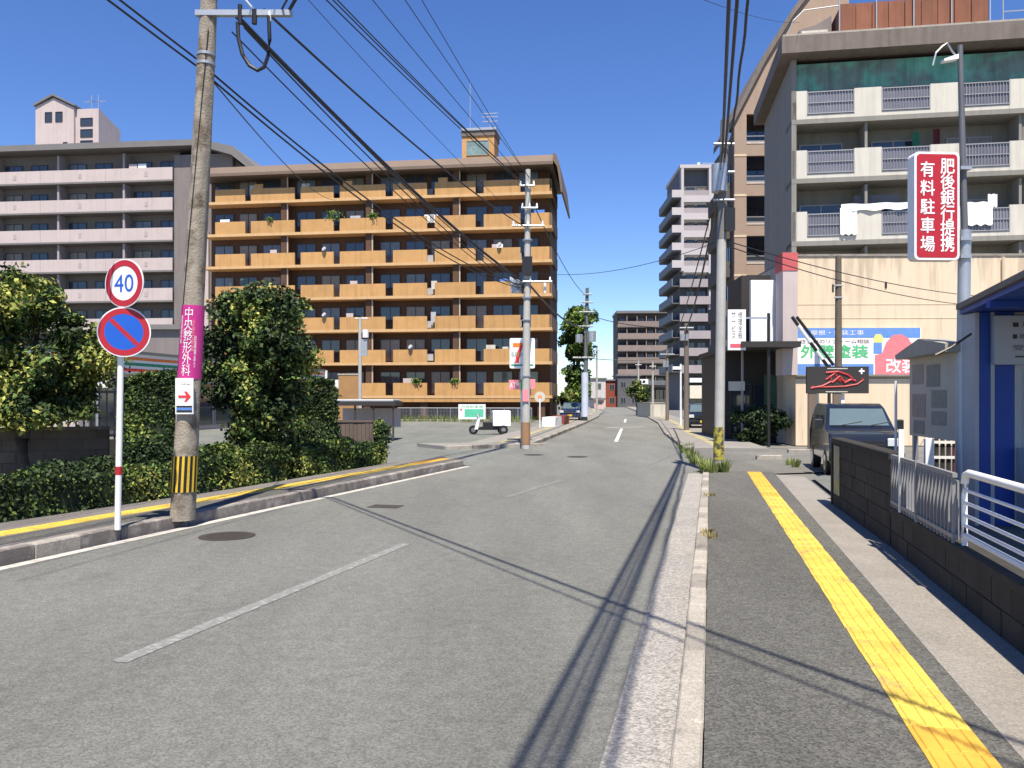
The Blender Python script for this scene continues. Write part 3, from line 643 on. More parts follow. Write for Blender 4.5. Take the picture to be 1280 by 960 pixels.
MB().prism([(.15, 21.95), (.42, 21.8), (.68, 21.0), (.95, 18.7), (.80, 18.7), (.5, 20.8), (.15, 21.3)], -.75, 9.4, 'y').build('side_roof', M_roofb, A)
MB().box(-20, -17.2, 3, 3.4, 21.95, 22.25).build('solar_panel', M_white, A)
MB().box(-8.15, -5.3, 3.0, 5.6, 21.95, 24.75).build('penthouse', M_orange, A)
MB().box(-8.2, -5.22, 2.9, 5.7, 24.75, 25.2).build('penthouse_cap', M_soffb, A)
MB().box(-8.25, -5.1, 2.8, 5.8, 25.2, 25.42).build('railing', M_steel, A)
window(A, -7.75, 2.98, 23.05, 2.0, 1.3, mat('clock_glass', (.18, .26, .25), .3, .3, 3), M_alu, mull=0)
MB().box(-7.4, -6.1, 2.985, 3.01, 22.1, 22.5).build('vent', M_blk, A)
MB().cyl((-7.6, 4, 25.4), (-7.6, 4, 29.8), .04, n=6).build('antenna', M_steel, A)
MB().cyl((-5.8, 4, 25.4), (-5.8, 4, 27.1), .04, n=6).build('antenna', M_steel, A)
for q in (26.3, 26.7, 27.0): MB().box(-6.5, -5.1, 3.98, 4.02, q, q + .06).build('antenna_arm', M_steel, A)
for (w_, k, sz) in ((18.9, 5, .7), (15.3, 5, .4), (8.2, 0, .35), (11.5, 0, .4), (24.5, 5, .3)):
    b_ = MB(); zt = tops[k]
    for _ in range(160):
        c = V((-w_ + random.gauss(0, sz * .5), .1 + random.gauss(0, .15), zt + random.uniform(-.1, sz))); d_ = V((random.gauss(0, 1), random.gauss(0, 1), random.gauss(0, 1))).normalized() * .09; e_ = d_.orthogonal() * .6
        b_.add([c - d_, c + e_, c + d_, c - e_], [(0, 1, 2, 3)])
    tag(b_.build('potted_plant', M_leafa_, A), kind='stuff')

# ---- B: pinkish apartment block on the left ----
B = thing('apartment_building', 'pinkish apartment block with pale balconies behind the left tree', 'building', (-31.6, 77.3, 0), R(-6))
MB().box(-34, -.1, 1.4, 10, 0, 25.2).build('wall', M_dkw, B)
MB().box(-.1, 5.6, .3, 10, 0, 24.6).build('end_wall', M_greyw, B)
MB().box(1.9, 3.4, .0, .3, 0, 17.3).build('stair_wall', M_pinkw, B)
MB().prism([(-34, 25.2), (2.6, 25.2), (5.9, 24.2), (9.4, 21.4), (9.4, 22.0), (6.0, 25.0), (2.8, 25.75), (-34, 25.75)], -.6, 10, 'y').build('roof', M_roofg, B)
MB().prism([(5.6, 0), (8.6, 0), (8.6, 21.5), (5.6, 24.2)], 1.0, 9.8, 'y').build('rear_wing', M_greyw, B)
bp_me = MB().box(-6.6, -.02, 0, .15, 0, 1.15).mesh('balcony_panel', M_pinkw)
sl_me = MB().box(-.55, -.25, -.02, 0, .35, .8).mesh('vent_grille', mat('grille', (.40, .34, .33), .8))
for k in range(8):
    zt = 23.4 - 2.82 * k
    MB().box(-34, -.1, -.02, 1.4, zt - 1.3, zt - 1.14).build('balcony_slab', M_roofg, B)
    for j in range(5):
        x = -.1 - 6.6 * j; o = link('balcony_panel', bp_me, B, (x, 0, zt - 1.14))
        link('vent_grille', sl_me, o, (-2.2, 0, 0)); link('vent_grille', sl_me, o, (-2.75, 0, 0)) if False else None
        MB().box(x - 5.1, x - 4.9, .3, 1.4, zt - 1.1, zt + 1.5).build('partition', M_gpink, B)
        window(B, x - 1.9, 1.36, zt - 1.05, 1.7, 2.0, M_glass, M_alud); window(B, x - 4.6, 1.36, zt - 1.05, 1.8, 2.0, frame=M_alud)
        if random.random() < .35: MB().box(x - 3.1, x - 2.2, .8, 1.2, zt - 1.1, zt - .4).build('air_conditioner', M_bgrey, B)
for a_ in (0, 1): MB().box(-3.6 - a_ * .9, -2.8 - a_ * .9, .18, .24, 23.0, 23.85).build('laundry', M_white if a_ == 0 else M_pinkw, B)
PH = B; hx = -15.6
MB().prism([(hx, 25.7), (hx + 4.0, 25.7), (hx + 4.0, 30.3), (hx + 1.9, 31.3), (hx, 30.5)], 2.5, 2.8, 'y').build('penthouse_front', M_pinkw, B)
MB().prism([(2.8, 25.7), (6.5, 25.7), (6.5, 29.2), (2.8, 30.2)], hx + .1, hx + 6.4, 'x').build('penthouse', M_pinkw, B)
for dx in (1.0, 2.1): window(B, hx + dx, 2.5, 28.9, .75, 1.0, M_glass, M_alud, mull=0)
window(B, hx + 2.9, 2.5, 26.2, .45, .7, M_glass, M_alud, mull=0)
for q in (26.3, 27.4, 28.5): window(B, hx + 4.5, 2.8, q, 1.3, .8, M_glass, M_alud, mull=0)
MB().prism([(hx - .1, 30.5), (hx + 1.9, 31.45), (hx + 4.2, 30.35), (hx + 4.2, 30.5), (hx + 1.9, 31.65), (hx - .1, 30.7)], 2.3, 6.5, 'y').build('penthouse_roof', M_roofg, B)
for q in (4.9, 5.6): MB().cyl((hx + q, 4, 30), (hx + q, 4, 32.0), .04, n=6).build('antenna', M_steel, B); MB().box(hx + q - .8, hx + q + .8, 3.97, 4.03, 31.3, 31.36).build('antenna_arm', M_steel, B)

# ---- D: tall grey tower on the right ----
T = thing('apartment_tower', 'tall narrow grey and pink apartment tower at the road bend', 'building', (27.4, 134, 0), R(-1))
MB().box(.0, 9, 1.3, 13.5, 0, 39.2).build('wall', M_tower, T)
MB().box(-.2, 9.2, -.05, 13.7, 39.2, 39.75).build('roof', M_towerl, T)
MB().box(4.45, 5.3, -.02, 1.3, 15.5, 39.2).build('front_pier', M_towerl, T); MB().box(5.3, 9, 0.2, 1.3, 0, 39.2).build('flank', M_tower, T)
MB().box(0, .42, -.02, 1.3, 22.5, 39.2).build('front_pier', M_towerl, T)
z_ = lambda y: CZ + (500 - y) * .1295
for k in range(14):
    zb = z_(242 + 22 * k) if k < 5 else z_(242 + 22 * 4) - 2.78 * (k - 4)
    if zb < 5: break
    if k < 5:
        MB().box(.42, 4.45, 0.02, .2, zb - 1.35, zb - .3).build('spandrel', M_towerl, T)
        MB().box(.42, 4.45, .1, .16, zb - .3, zb + .55).build('railing', M_gpink, T)
    else:
        MB().box(-.3, 4.9, -.35, -.2, zb - 1.0, zb + .3).build('balcony_panel', M_gpink, T); MB().box(-.3, 4.9, -.2, 1.3, zb - 1.0, zb - .85).build('balcony_slab', M_tower, T)
    window(T, 1.0, 1.28, zb - .7, 1.4, 2.0, frame=M_alud); window(T, 2.8, 1.28, zb - .7, 1.4, 2.0, frame=M_alud)
    MB().box(-1.5, 0, -.04, .1, zb - .6, zb + .6).build('corner_panel', M_towerl, T) if k < 5 else None
    MB().box(-1.5, -1.38, .1, 13.3, zb - .75, zb + .45).build('side_balcony', mat('tower_side_shaded', (.17, .19, .21), .75, .1, .5), T)  # side balconies coloured darker than their front ends, as painted shade
    MB().box(-1.38, 0, .1, 13.3, zb - .85, zb - .7).build('balcony_slab', M_tower, T)
    for j in range(3): window(T, .02, 3.4 + 4 * j + 1.6, zb - .6, 1.6, 2.0, M_glass, M_alud, rz=R(-90))
MB().box(.3, 4.5, -.25, 1.3, 3.2, 4.0).build('fascia', M_tower, T)
MB().box(1.3, 5.2, -.4, .9, 4.5, 5.2).build('white_band', M_white, T)
MB().box(1.3, 5.0, -.45, .9, 1.9, 4.0).build('shop_sign', mat('cream_sign', (.65, .6, .48)), T)
for k in range(4): window(T, .4 + k * 1.2, 1.28, .2, 1.1, 1.6, M_glass, M_alu, mull=0)
MB().cyl((3.2, 2, 39.7), (3.2, 2, 40.6), .25, n=8).build('roof_vent', M_white, T); MB().box(3.6, 6, 1, 1.1, 40.2, 40.3).build('railing', M_steel, T)

# ---- E: far brown block closing the street ----
E_ = thing('apartment_building', 'brown seven storey block closing the far end of the street', 'building', (25.1, 197, 0), R(-2))
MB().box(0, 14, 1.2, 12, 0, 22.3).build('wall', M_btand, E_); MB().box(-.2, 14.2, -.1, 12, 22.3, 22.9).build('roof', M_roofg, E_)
for k in range(6):
    zb = 20.2 - 2.86 * k
    MB().box(.1, 11.8 + (k % 3) * .6, -.02, .2, zb - 1.1, zb + .2).build('balcony_panel', mat('brown_panel', (.24, .19, .165), .8, .1, 1, rv=.12), E_)
    MB().box(.1, 12, -.0, 1.2, zb - 1.25, zb - 1.1).build('balcony_slab', M_roofg, E_)
    for xx in (2.2, 4.6, 6.8, 9.0): MB().box(xx, xx + .15, .25, 1.2, zb - 1.1, zb + 1.5).build('partition', M_btan, E_)
    for xx in (.6, 2.8, 5.0, 7.2, 9.6): window(E_, xx, 1.18, zb - 1, 1.5, 2, frame=M_alud)
MB().box(1.2, 13, -.5, 1.2, 5.2, 6.3).build('fascia', mat('shop_fascia', (.13, .135, .15)), E_); MB().box(3.6, 7.2, -.6, -.45, 5.4, 6.6).build('shop_sign', M_white, E_)
for k in range(3): MB().box(4.1 + k * .9, 4.7 + k * .9, -.64, -.601, 5.7, 6.3).build('lettering', M_blk, E_)
for k in range(6): window(E_, 1.2 + k * 2, 1.18, .5, 1.8, 3.6, M_glass, M_alud)

# distant small buildings
def house(label, x0, x1, ytop, D, m, roofm, rows=2, rz=0):
    a = P(x0, ytop, D); b_ = P(x1, ytop, D); h = a.z; w_ = (b_ - a).x
    t_ = thing('far_house', label, 'building', (a.x, D, 0), rz)
    MB().box(0, w_, 0, 8, 0, h).build('wall', m, t_); MB().box(-.25, w_ + .25, -.3, 8.3, h, h + .35).build('roof', roofm, t_)
    nn = max(1, int(w_ / 2.2))
    for r_ in range(rows):
        for k in range(nn): window(t_, w_ * (k + .5) / nn - .6, -.01, .9 + r_ * h / rows, 1.2, min(1.3, h / rows - 1.3), M_glass, M_alu)
    return t_
house('small red brick building where the road vanishes', 757, 773, 476, 190, M_brick, M_roofg)
house('pale low house with flat roof at the vanishing point', 739, 757, 474, 180, mat('pale_wall', (.5, .48, .45)), M_roofg)
house('pink low wall house in front of the pale far house', 743, 755, 500, 150, mat('pink_wall', (.6, .42, .38)), M_roofg, 1)
house('dark far shop between red building and brown block', 772, 800, 470, 188, mat('far_dark', (.10, .10, .11)), M_roofg, 2)
house('grey house behind the convenience store roof', 176, 226, 412, 60, M_greyw, M_roofg, 1)
gw = thing('garden_wall', 'pale garden wall beside the far right poles', 'wall', P(813, 508, 76)); gw.location.z = 0
MB().box(0, 1.4, 0, 8, 0, 1.35).build('wall', M_cream, gw); MB().box(-.05, 1.45, -.05, 8.05, 1.35, 1.42).build('coping', M_kerb, gw)

# ---- G: tan tiled building ----
Q = thing('apartment_building', 'tan tiled building with slanted roofline behind the cream balconies', 'building', (15.85, 59, 0), R(-3))
b = MB()
ox = [(.85, 3.35)]
# front wall as strips round the openings
rowsz = [(CZ + (500 - y0) * .057 - 0, CZ + (500 - y1) * .057) for y0, y1 in ((143, 178), (195, 228), (245, 279), (295, 328), (344, 378), (394, 428), (443, 478))]
MB().prism([(0, 0), (.85, 0), (.85, 22.6), (0, 21.4)], 0, .3, 'y').build('front_pier', M_btan, Q)
zprev = 22.0
for i, (z1, z0) in enumerate(rowsz):
    MB().box(.85, 8, .0, .3, z1, zprev if i else 22.6).build('spandrel', M_btan, Q); zprev = z0
    MB().box(.85, 8, -.03, .33, z0 - .12, z0).build('sill', mat('sill_tan', (.5, .42, .34)), Q); MB().box(-.03, .85, -.03, .0, z0 - 1.0, z0 - .85).build('string_course', mat('course_cream', (.62, .48, .33)), Q)
    MB().box(.85, 8, .05, .1, z0, z0 + .12).build('railing', M_alu, Q); MB().box(.85, 8, .05, .1, z0 + .42, z0 + .48).build('railing', M_alu, Q)
    window(Q, 1.2, 1.98, z0 - .5, 1.7, 2.0, M_glass, M_alud)
    MB().box(3.4, 8, .02, .28, z0, z1).build('infill_panel', M_btan, Q)
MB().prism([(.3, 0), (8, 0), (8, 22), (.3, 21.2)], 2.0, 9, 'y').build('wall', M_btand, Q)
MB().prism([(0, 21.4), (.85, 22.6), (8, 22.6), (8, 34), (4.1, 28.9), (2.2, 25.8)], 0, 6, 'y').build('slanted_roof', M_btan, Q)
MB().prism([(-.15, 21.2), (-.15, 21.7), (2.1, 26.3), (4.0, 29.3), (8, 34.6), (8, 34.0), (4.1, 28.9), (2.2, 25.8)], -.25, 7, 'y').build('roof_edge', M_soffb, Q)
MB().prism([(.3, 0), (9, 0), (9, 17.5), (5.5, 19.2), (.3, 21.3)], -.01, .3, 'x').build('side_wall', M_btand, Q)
for i, (z1, z0) in enumerate(rowsz[1:]):
    MB().box(-.5, 0, 1, 7.5, z0 - .9, z0 + .25).build('side_balcony', M_btand, Q)
    for yy in (2.5, 5.6): window(Q, -.03, yy, z0 + .3, 1.3, 1.2, M_glass, M_alud, rz=R(-90))

# ---- H: cream balcony building ----
H = thing('apartment_building', 'grey apartment building with cream parapets and rusty rooftop screen', 'building', (13.1, 38.8, 0), R(-9.2))
MB().box(.0, 18, 1.5, 9, 0, 17.6).build('wall', M_stucco, H)
MB().box(-.0, .22, 0, 1.5, 0, 17.6).build('side_fin', M_stucco, H)
MB().box(-.55, 18.5, -.75, 9.4, 17.62, 18.4).build('roof', M_soffb, H)
MB().box(-.5, 18, -.7, 9.3, 18.4, 18.5).build('roof_lip', M_kerb, H)
gr = [(.70, 2.80), (3.99, 6.09), (7.35, 9.43), (10.7, 12.8), (14.0, 16.1)]
bar_me = MB()
L_ = 2.1
bar_me.box(0, L_, 0, .05, 0, .05); bar_me.box(0, L_, 0, .05, 1.0, 1.05); bar_me.box(0, .05, .002, .048, .05, 1.0); bar_me.box(L_ - .05, L_, .002, .048, .05, 1.0); bar_me.box(.05, L_ - .05, .004, .046, .5, .54)
bar_me = bar_me.mesh('railing_frame', mat('railing_alu', (.30, .30, .31), .5, metal=.3)); one_bar = MB().box(-.011, .011, .012, .038, .05, 1.0).mesh('bar', mat('railing_alu', (.48, .48, .50)))
hrows = [(14.77, 16.1), (12.0, 13.32), (9.07, 10.45), (6.2, 7.55)]
back_me = MB().box(.06, 2.04, .055, .062, .06, .99).mesh('backing_sheet', mat('smoked_sheet', (.15, .15, .185), .35, .1, 2, spec=.5, rv=.2))
for k, (z0, z1) in enumerate(hrows):
    MB().box(.0, 18, -.01, 1.5, z0 - .22, z0).build('balcony_slab', M_stucco, H)
    xs = [.22] + [v for g in gr for v in g] + [18]
    for i in range(0, len(xs), 2): MB().box(xs[i] - (.2 if i == 0 else 0), xs[i + 1], 0, .14, z0, z1).build('parapet', M_cream, H)
    for g in gr:
        MB().box(g[0], g[1], .01, .13, z0, z0 + .2).build('parapet_base', M_cream, H)
        o = link('railing', bar_me, H, (g[0], -.03, z0 + .22)); link('backing_sheet', back_me, o)
        for q in range(15): link('bar', one_bar, o, (.13 + q * .13, 0, 0))
        window(H, g[0] - .1, 1.48, z0 + .1, 2.0, 1.9, None, M_alu, mull=1)
    for x in (3.3, 9.9, 13.3): MB().box(x, x + .12, .2, 1.5, z0, z0 + 2.6).build('partition', M_stucco, H)
    MB().cyl((10.1 if k % 2 else 6.9, .3, z0), (10.1 if k % 2 else 6.9, .3, z0 + 2.6), .05, n=8).build('drain_pipe', M_stucco, H)
    MB().box(6.3, 7.0, .8, 1.1, z0 + .1, z0 + .7).build('air_conditioner', M_bgrey, H)
MB().box(.25, 18, .16, .18, 16.12, 17.4).build('green_net', M_net, H)
def cloth(x0, x1, z0, z1, y, m, name='laundry'):
    b_ = MB(); n = 14
    for i in range(n + 1):
        x = x0 + (x1 - x0) * i / n; dy = .03 * math.sin(i * 1.9)
        b_.v += [(x, y + dy * .3, z1 + .02 * math.sin(i * .9)), (x, y + dy - .03, z0 + .04 * math.sin(i * 1.3 + x0))]
    for i in range(n): b_.f.append((2 * i, 2 * i + 2, 2 * i + 3, 2 * i + 1)); b_.mi.append(0)
    return b_.build(name, m, H, True)
cloth(2.15, 2.9, 9.3, 10.55, -.08, M_white); cloth(2.2, 5.2, 10.4, 10.72, -.06, M_white); cloth(2.9, 4.9, 10.65, 11.25, .6, mat('grey_sheet', (.14, .14, .15), .8))
cloth(7.6, 8.7, 9.55, 10.6, -.08, M_white); cloth(8.6, 9.0, 10.4, 11.0, .2, M_white); cloth(8.8, 9.2, 9.5, 9.8, .1, M_bstrip)
cloth(3.9, 5.6, 9.4, 10.3, .2, M_white); cloth(5.6, 5.9, 12.6, 14.2, .9, mat('green_cloth', (.03, .2, .12))); cloth(6.5, 6.8, 12.6, 14.3, .9, M_dred)
# rooftop screen of rusty panels
for i in range(9):
    MB().box(2.3 + i * .72, 2.99 + i * .72, .6 + random.uniform(-.02, .02), .66, 18.5, 20.3 + (.15 if i > 5 else 0)).build('screen_panel', M_rust, H)
MB().box(2.3, 8.8, .67, 4.5, 18.5, 20.2).build('rooftop_shed', M_rust, H)
for i in range(5): MB().cyl((2.25 + i * 1.64, .5, 18.5), (2.25 + i * 1.64, .5, 20.7), .035, n=6).build('screen_post', M_steel, H)
MB().prism([(.6, 18.5), (2.1, 18.5), (2.1, 20.2), (1.4, 19.8), (.6, 19.6)], 1.5, 5, 'y').build('stair_head', M_greyw, H)
MB().box(.7, 1.9, 1.4, 1.5, 18.7, 19.5).build('stair_panel', M_cream, H)
MB().tube([(-.3, .2, 18.5), (.1, .2, 19.5), (.6, .3, 20.0), (2.2, .5, 20.2)], .025, 6).build('handrail', M_steel, H)
for i in range(6):
    MB().cyl((9.2 + i * 1.5, .1, 18.5), (9.2 + i * 1.5, .1, 19.6 + .9), .03, n=6).build('railing_post', M_steel, H)
for q in (19.2, 19.9, 20.5): MB().cyl((9.2, .1, q), (17.5, .1, q), .025, n=6).build('railing', M_steel, H)
MB().box(9.0, 9.9, 2, 4, 18.5, 19.3).build('water_tank', M_cream, H)
MB().box(.2, 18, -.02, .0, 4.5, 6.0).build('lower_band', M_stucco, H)

# ---- I: beige two storey building ----
I_ = thing('shop_building', 'beige windowless two storey wall with a faded banner behind the black van', 'building', (10.28, 30, 0), R(-1))
MB().box(0, 22, 0, 8, 0, 6.85).build('wall', M_beige, I_)
MB().box(0, 22, -.04, 8.1, 6.85, 6.93).build('coping', M_kerb, I_)
MB().box(-.54, -.01, -.25, .6, 2.55, 6.3).build('sign_column', M_pinkw, I_); MB().box(-.56, -.01, -.27, .62, 6.3, 6.95).build('sign_cap', mat('faded_red', (.5, .10, .10), .7, .1, 3), I_)
for x, z in ((1.5, 6.0), (3.2, 5.7), (6.45, 4.9), (6.6, 4.9), (6.75, 4.9)): MB().box(x, x + .07, -.03, 0, z, z + .22).build('vent', M_blk, I_)
MB().box(-.02, 22, -.02, 0, 2.42, 2.46).build('wall_joint', M_stucco, I_)
for q in (4.6, 5.1): MB().box(0, 22, -.012, 0, q, q + .015).build('wall_joint', M_beige, I_)
MB().cyl((7.4, -.08, 0), (7.4, -.08, 6.8), .05, n=8).build('drain_pipe', M_beige, I_)
bn = thing('banner', 'wide faded blue white and pink banner on the beige wall', 'banner', (10.28, 29.94, 2.57), R(-1))
BW, BH = 4.45, 1.68
MB().box(0, BW, -.05, .0, 0, BH).build('panel', M_white, bn)
pb_ = mat('banner_blue', (.13, .27, .60), .6, .1, 5); pr_ = mat('banner_pink', (.72, .20, .22), .6, .12, 5); pg_ = mat('banner_green', (.08, .48, .18), .6, .1, 5)
MB().box(0, BW - .03, -.054, -.0502, BH - .36, BH).build('blue_band', pb_, bn); MB().box(0, 2.75, -.054, -.0502, 0, .38).build('blue_band', pb_, bn); MB().box(-.05, BW, -.08, 0, -.06, -.002).build('rail', M_stucco, bn)
text(bn, '外壁塗装', .15, 2.55, .60, 1.07, -.058, pg_, bold=.018); text(bn, '住まいのリフォーム相談', .12, 2.6, 1.12, 1.27, -.058, M_dred); text(bn, '無料見積り', .3, 2.3, .08, .30, -.058, M_whitel)
text(bn, '屋根・外装工事', .5, 2.4, 1.42, 1.6, -.058, M_whitel)
MB().prism([(2.8, 0), (4.1, 0), (4.1, .62), (4.2, .95), (4.0, 1.3), (3.75, 1.45), (3.45, 1.42), (3.2, 1.15), (3.05, .75), (2.8, .7)], -.056, -.0545, 'y').build('pink_patch', pr_, bn)
text(bn, '改装', 3.2, 4.3, .06, .58, -.058, M_whitel, bold=.018); text(bn, '塗替', 3.85, 4.38, .75, 1.15, -.058, M_pink)
MB().box(2.75, 3.05, -.057, -.0547, .75, 1.15).build('blue_patch', pb_, bn); MB().prism([(2.78, 1.15), (3.06, 1.15), (3.1, 1.3), (3.02, 1.45), (2.82, 1.45), (2.75, 1.3)], -.0575, -.0548).build('yellow_patch', mat('banner_yellow', (.75, .7, .2)), bn)
# dark shop front with signboards
S_ = thing('shop_building', 'dark recessed shopfront under a blank white signboard', 'building', (8.3, 31.6, 0), R(-3))
MB().box(0, 2.0, .8, 6, 0, 3.5).build('wall', M_shop, S_); MB().box(-.15, 1.9, -2.7, 6, 3.5, 3.7).build('canopy', M_shop, S_)
MB().box(.45, 1.55, .0, 2.5, 3.75, 6.4).build('sign_housing', M_shop, S_)
window(S_, .15, .78, .3, .85, 2.0, M_glass, M_alud, mull=0); window(S_, 1.05, .78, .3, .85, 2.0, M_glass, M_alud, mull=0)
MB().box(-.1, .5, -.35, -.3, 2.0, 2.35).build('menu_board', M_cream, S_); MB().cyl((.42, -.3, 0), (.42, -.3, 3.5), .05, n=8).build('column', M_gpink, S_)
MB().box(1.3, 1.75, -.05, -.0, .6, 2.6).build('door', mat('dull_green', (.05, .11, .07)), S_)
o = tag(MB().box(8.87, 9.82, 30.72, 30.92, 3.55, 6.1, .02).build('signboard', M_white), 'large blank white vertical signboard above the dark shopfront', 'sign')
t = thing('signboard', 'small white vertical signboard with black characters and red footer', 'sign', (7.57, 29, 3.4))
MB().box(0, .62, 0, .16, 0, 1.42).build('cabinet', M_white, t); MB().box(.07, .55, -.004, 0, .08, .22).build('footer', mat('footer_red', (.6, .1, .14)), t)
text(t, '修理全般', .35, .50, .40, 1.34, -.004, M_blk, vertical=True); text(t, 'サービス', .12, .26, .40, 1.34, -.004, M_blk, vertical=True)
MB().box(.62, 1.5, .05, .1, .2, .26).build('bracket', M_steel, t); MB().box(.62, 1.5, .05, .1, 1.1, 1.16).build('bracket', M_steel, t); MB().box(1.4, 1.48, .02, .13, -3.4, 1.3).build('post', M_blk, t)
# black signboard with red brush lettering
t = thing('signboard', 'black signboard with red brush lettering on brown posts', 'sign', (9.42, 26.5, 0))
MB().box(0, 1.98, -.05, .05, 1.86, 2.72).build('panel', M_shop, t)
br = mat('brush_red', (.42, .03, .03), .5, .1, 10)
for pts, r_ in (([(.12, 2.02), (.5, 2.1), (.8, 2.25), (.75, 2.4), (.6, 2.3), (.9, 2.5), (1.0, 2.3), (1.1, 2.2)], .03), ([(.6, 2.52), (1.0, 2.55), (1.3, 2.45), (1.5, 2.3), (1.2, 2.25), (1.0, 2.35)], .035), ([(.15, 2.06), (.6, 2.06), (1.2, 2.08), (1.6, 2.15), (1.82, 2.3), (1.7, 2.34)], .028), ([(.8, 2.2), (1.05, 2.4), (1.2, 2.2), (1.4, 2.3), (1.6, 2.25)], .04)):
    pp = []
    for a_, b2 in zip(pts, pts[1:]):
        for q in range(4): pp.append((a_[0] + (b2[0] - a_[0]) * q / 4, -.052, a_[1] + (b2[1] - a_[1]) * q / 4))
    MB().tube(pp, r_, 5).build('brush_stroke', br, t)
MB().prism([(1.66, 2.55), (1.66, 2.6), (1.72, 2.6), (1.72, 2.66), (1.77, 2.66), (1.77, 2.6), (1.84, 2.6), (1.84, 2.55), (1.77, 2.55), (1.77, 2.48), (1.72, 2.48), (1.72, 2.55)], -.06, -.051, 'y').build('white_cross', M_white, t)
MB().box(.6, 1.3, -.056, -.051, 1.9, 1.93).build('footer_line', M_cream, t); MB().box(.65, 1.3, -.056, -.051, 2.64, 2.67).build('header_line', M_cream, t)
for x in (.05, .85): MB().box(x, x + .25, -.04, .04, 0, 1.86).build('post', mat('brown_post', (.16, .12, .09)), t)
MB().box(1.1, 1.25, .06, .1, .9, 1.85).build('notice_sheet', M_white, t)
# slanted striped bar
t = thing('raised_barrier', 'raised black and white bar leaning left above the black signboard', 'barrier', P(1036, 460, 26.5))
a = V((0, 0, 0)); b_ = P(990, 396, 26.5) - P(1036, 460, 26.5)
for k in range(6): MB().cyl(a.lerp(b_, k / 6), a.lerp(b_, (k + 1) / 6), .055, n=8).build('bar_section', M_blk if k in (0, 2, 5) else M_white, t)
MB().cyl((.15, 0, .1), b_ + V((.15, 0, 0)), .05, n=8).build('side_bar', M_blk, t); MB().box(-.03, .05, -.04, .04, -2.6, .1).build('post', M_blk, t)

# ---------------- vehicles ----------------
def vehicle(name, label, loc, rz, L, W, Hh, body, kind='van', mesh_only=False):
    t_ = thing(name, label, 'van' if kind == 'van' else 'car', loc, rz)     # front faces local -y
    w2 = W / 2
    if kind == 'van':
        prof = [(0, .32), (-.02, .62), (.10, .92), (.62, 1.02), (1.12, Hh - .10), (1.35, Hh), (L - .3, Hh), (L - .04, Hh - .25), (L, .9), (L, .32)]
        belt, sill = 1.02, .3
    else:
        prof = [(0, .3), (-.02, .55), (.12, .72), (1.05, .92), (1.75, Hh - .06), (2.1, Hh), (L - 1.1, Hh - .04), (L - .35, .98), (L, .85), (L, .3)]
        belt, sill = .92, .28
    def hw_(z): return w2 if z <= belt else w2 - (z - belt) / (Hh - belt) * .13
    b_ = MB(); n = len(prof)
    # inner loops with rounded edges
    for sx in (-1, 1):
        for e, k in ((1.0, .965), (.93, 1.0)):
            cx = sum(p[0] for p in prof) / n; cz = sum(p[1] for p in prof) / n
            for (y, z) in prof: b_.v.append((sx * hw_(z) * e, cx + (y - cx) * k, cz + (z - cz) * k))
    def loop(i): return [i * n + j for j in range(n)]
    order = [0, 1, 3, 2]
    for a_, c_ in zip(order, order[1:]):
        for j in range(n): b_.f.append((a_ * n + j, a_ * n + (j + 1) % n, c_ * n + (j + 1) % n, c_ * n + j)); b_.mi.append(0)
    b_.f.append(tuple(loop(0))); b_.f.append(tuple(loop(2))[::-1]); b_.mi += [0, 0]
    bo = b_.build('body', body, t_, True)
    pts = prof
    # windscreen
    i0 = 3; (ya, za), (yb, zb) = pts[i0], pts[i0 + 1]
    q = .09; g = MB(); d = V((0, yb - ya, zb - za)).normalized(); nrm = V((0, -d.z, d.y)) * .012
    c0 = V((0, ya, za)) + d * q; c1 = V((0, yb, zb)) - d * .03
    g.add([c0 + nrm + V((-w2 * .86, 0, 0)), c0 + nrm + V((w2 * .86, 0, 0)), c1 + nrm + V((w2 * .77, 0, 0)), c1 + nrm + V((-w2 * .77, 0, 0))], [(0, 1, 2, 3)]); g.build('windscreen', M_wind, t_)
    for k in (-.35, .25): MB().cyl(c0 + nrm * 2 + V((k, 0, .0)), c0 + nrm * 2 + d * .12 + V((k + .42, 0, 0)), .008, n=5).build('wiper', M_blk, t_)
    for sx in (-1, 1):
        for k in range(2):
            y0 = pts[i0 + 1][0] + .12 + k * (L - 1.9) / 2; y1 = y0 + (L - 2.0) / 2 - .1; xo = sx * (hw_(belt + .05) + .004); xt = sx * (hw_(Hh - .15) - .002)
            MB().add([(xo, y0 - (.25 if k == 0 else 0), belt + .06), (xo, y1, belt + .06), (xt, y1, Hh - .17), (xt, y0, Hh - .17)], [(0, 1, 2, 3)]).build('side_window', M_glass, t_)
        MB().box(min(sx * w2 * .62, sx * w2 * .96), max(sx * w2 * .62, sx * w2 * .96), -.03, .06, .68, .84, .02).build('headlight', M_lamp, t_)
        mr_ = MB().box(min(sx * (w2 + .04), sx * (w2 + .2)), max(sx * (w2 + .04), sx * (w2 + .2)), .72, .82, belt - .02, belt + .2, .02).build('mirror', M_blk, t_)
        for y in (.62, L - .62):
            wh = MB().cyl((sx * (w2 - .17), y, .28), (sx * (w2 + .005), y, .28), .28, n=24).build('wheel', M_black, t_, True)
            MB().cyl((sx * (w2 + .006), y, .28), (sx * (w2 + .014), y, .28), .17, n=16).build('rim', M_chrome, wh)
    MB().box(-w2 * .55, w2 * .55, -.035, .0, .62, .78).build('grille', M_blk, t_); MB().box(-w2 * .5, w2 * .5, -.04, -.035, .69, .71).build('grille_bar', M_chrome, t_)
    MB().box(-w2 * .97, w2 * .97, -.06, .1, .30, .50, .03).build('bumper', body, t_); MB().box(-.17, .17, -.075, -.061, .40, .53).build('number_plate', M_bstrip, t_)
    return t_
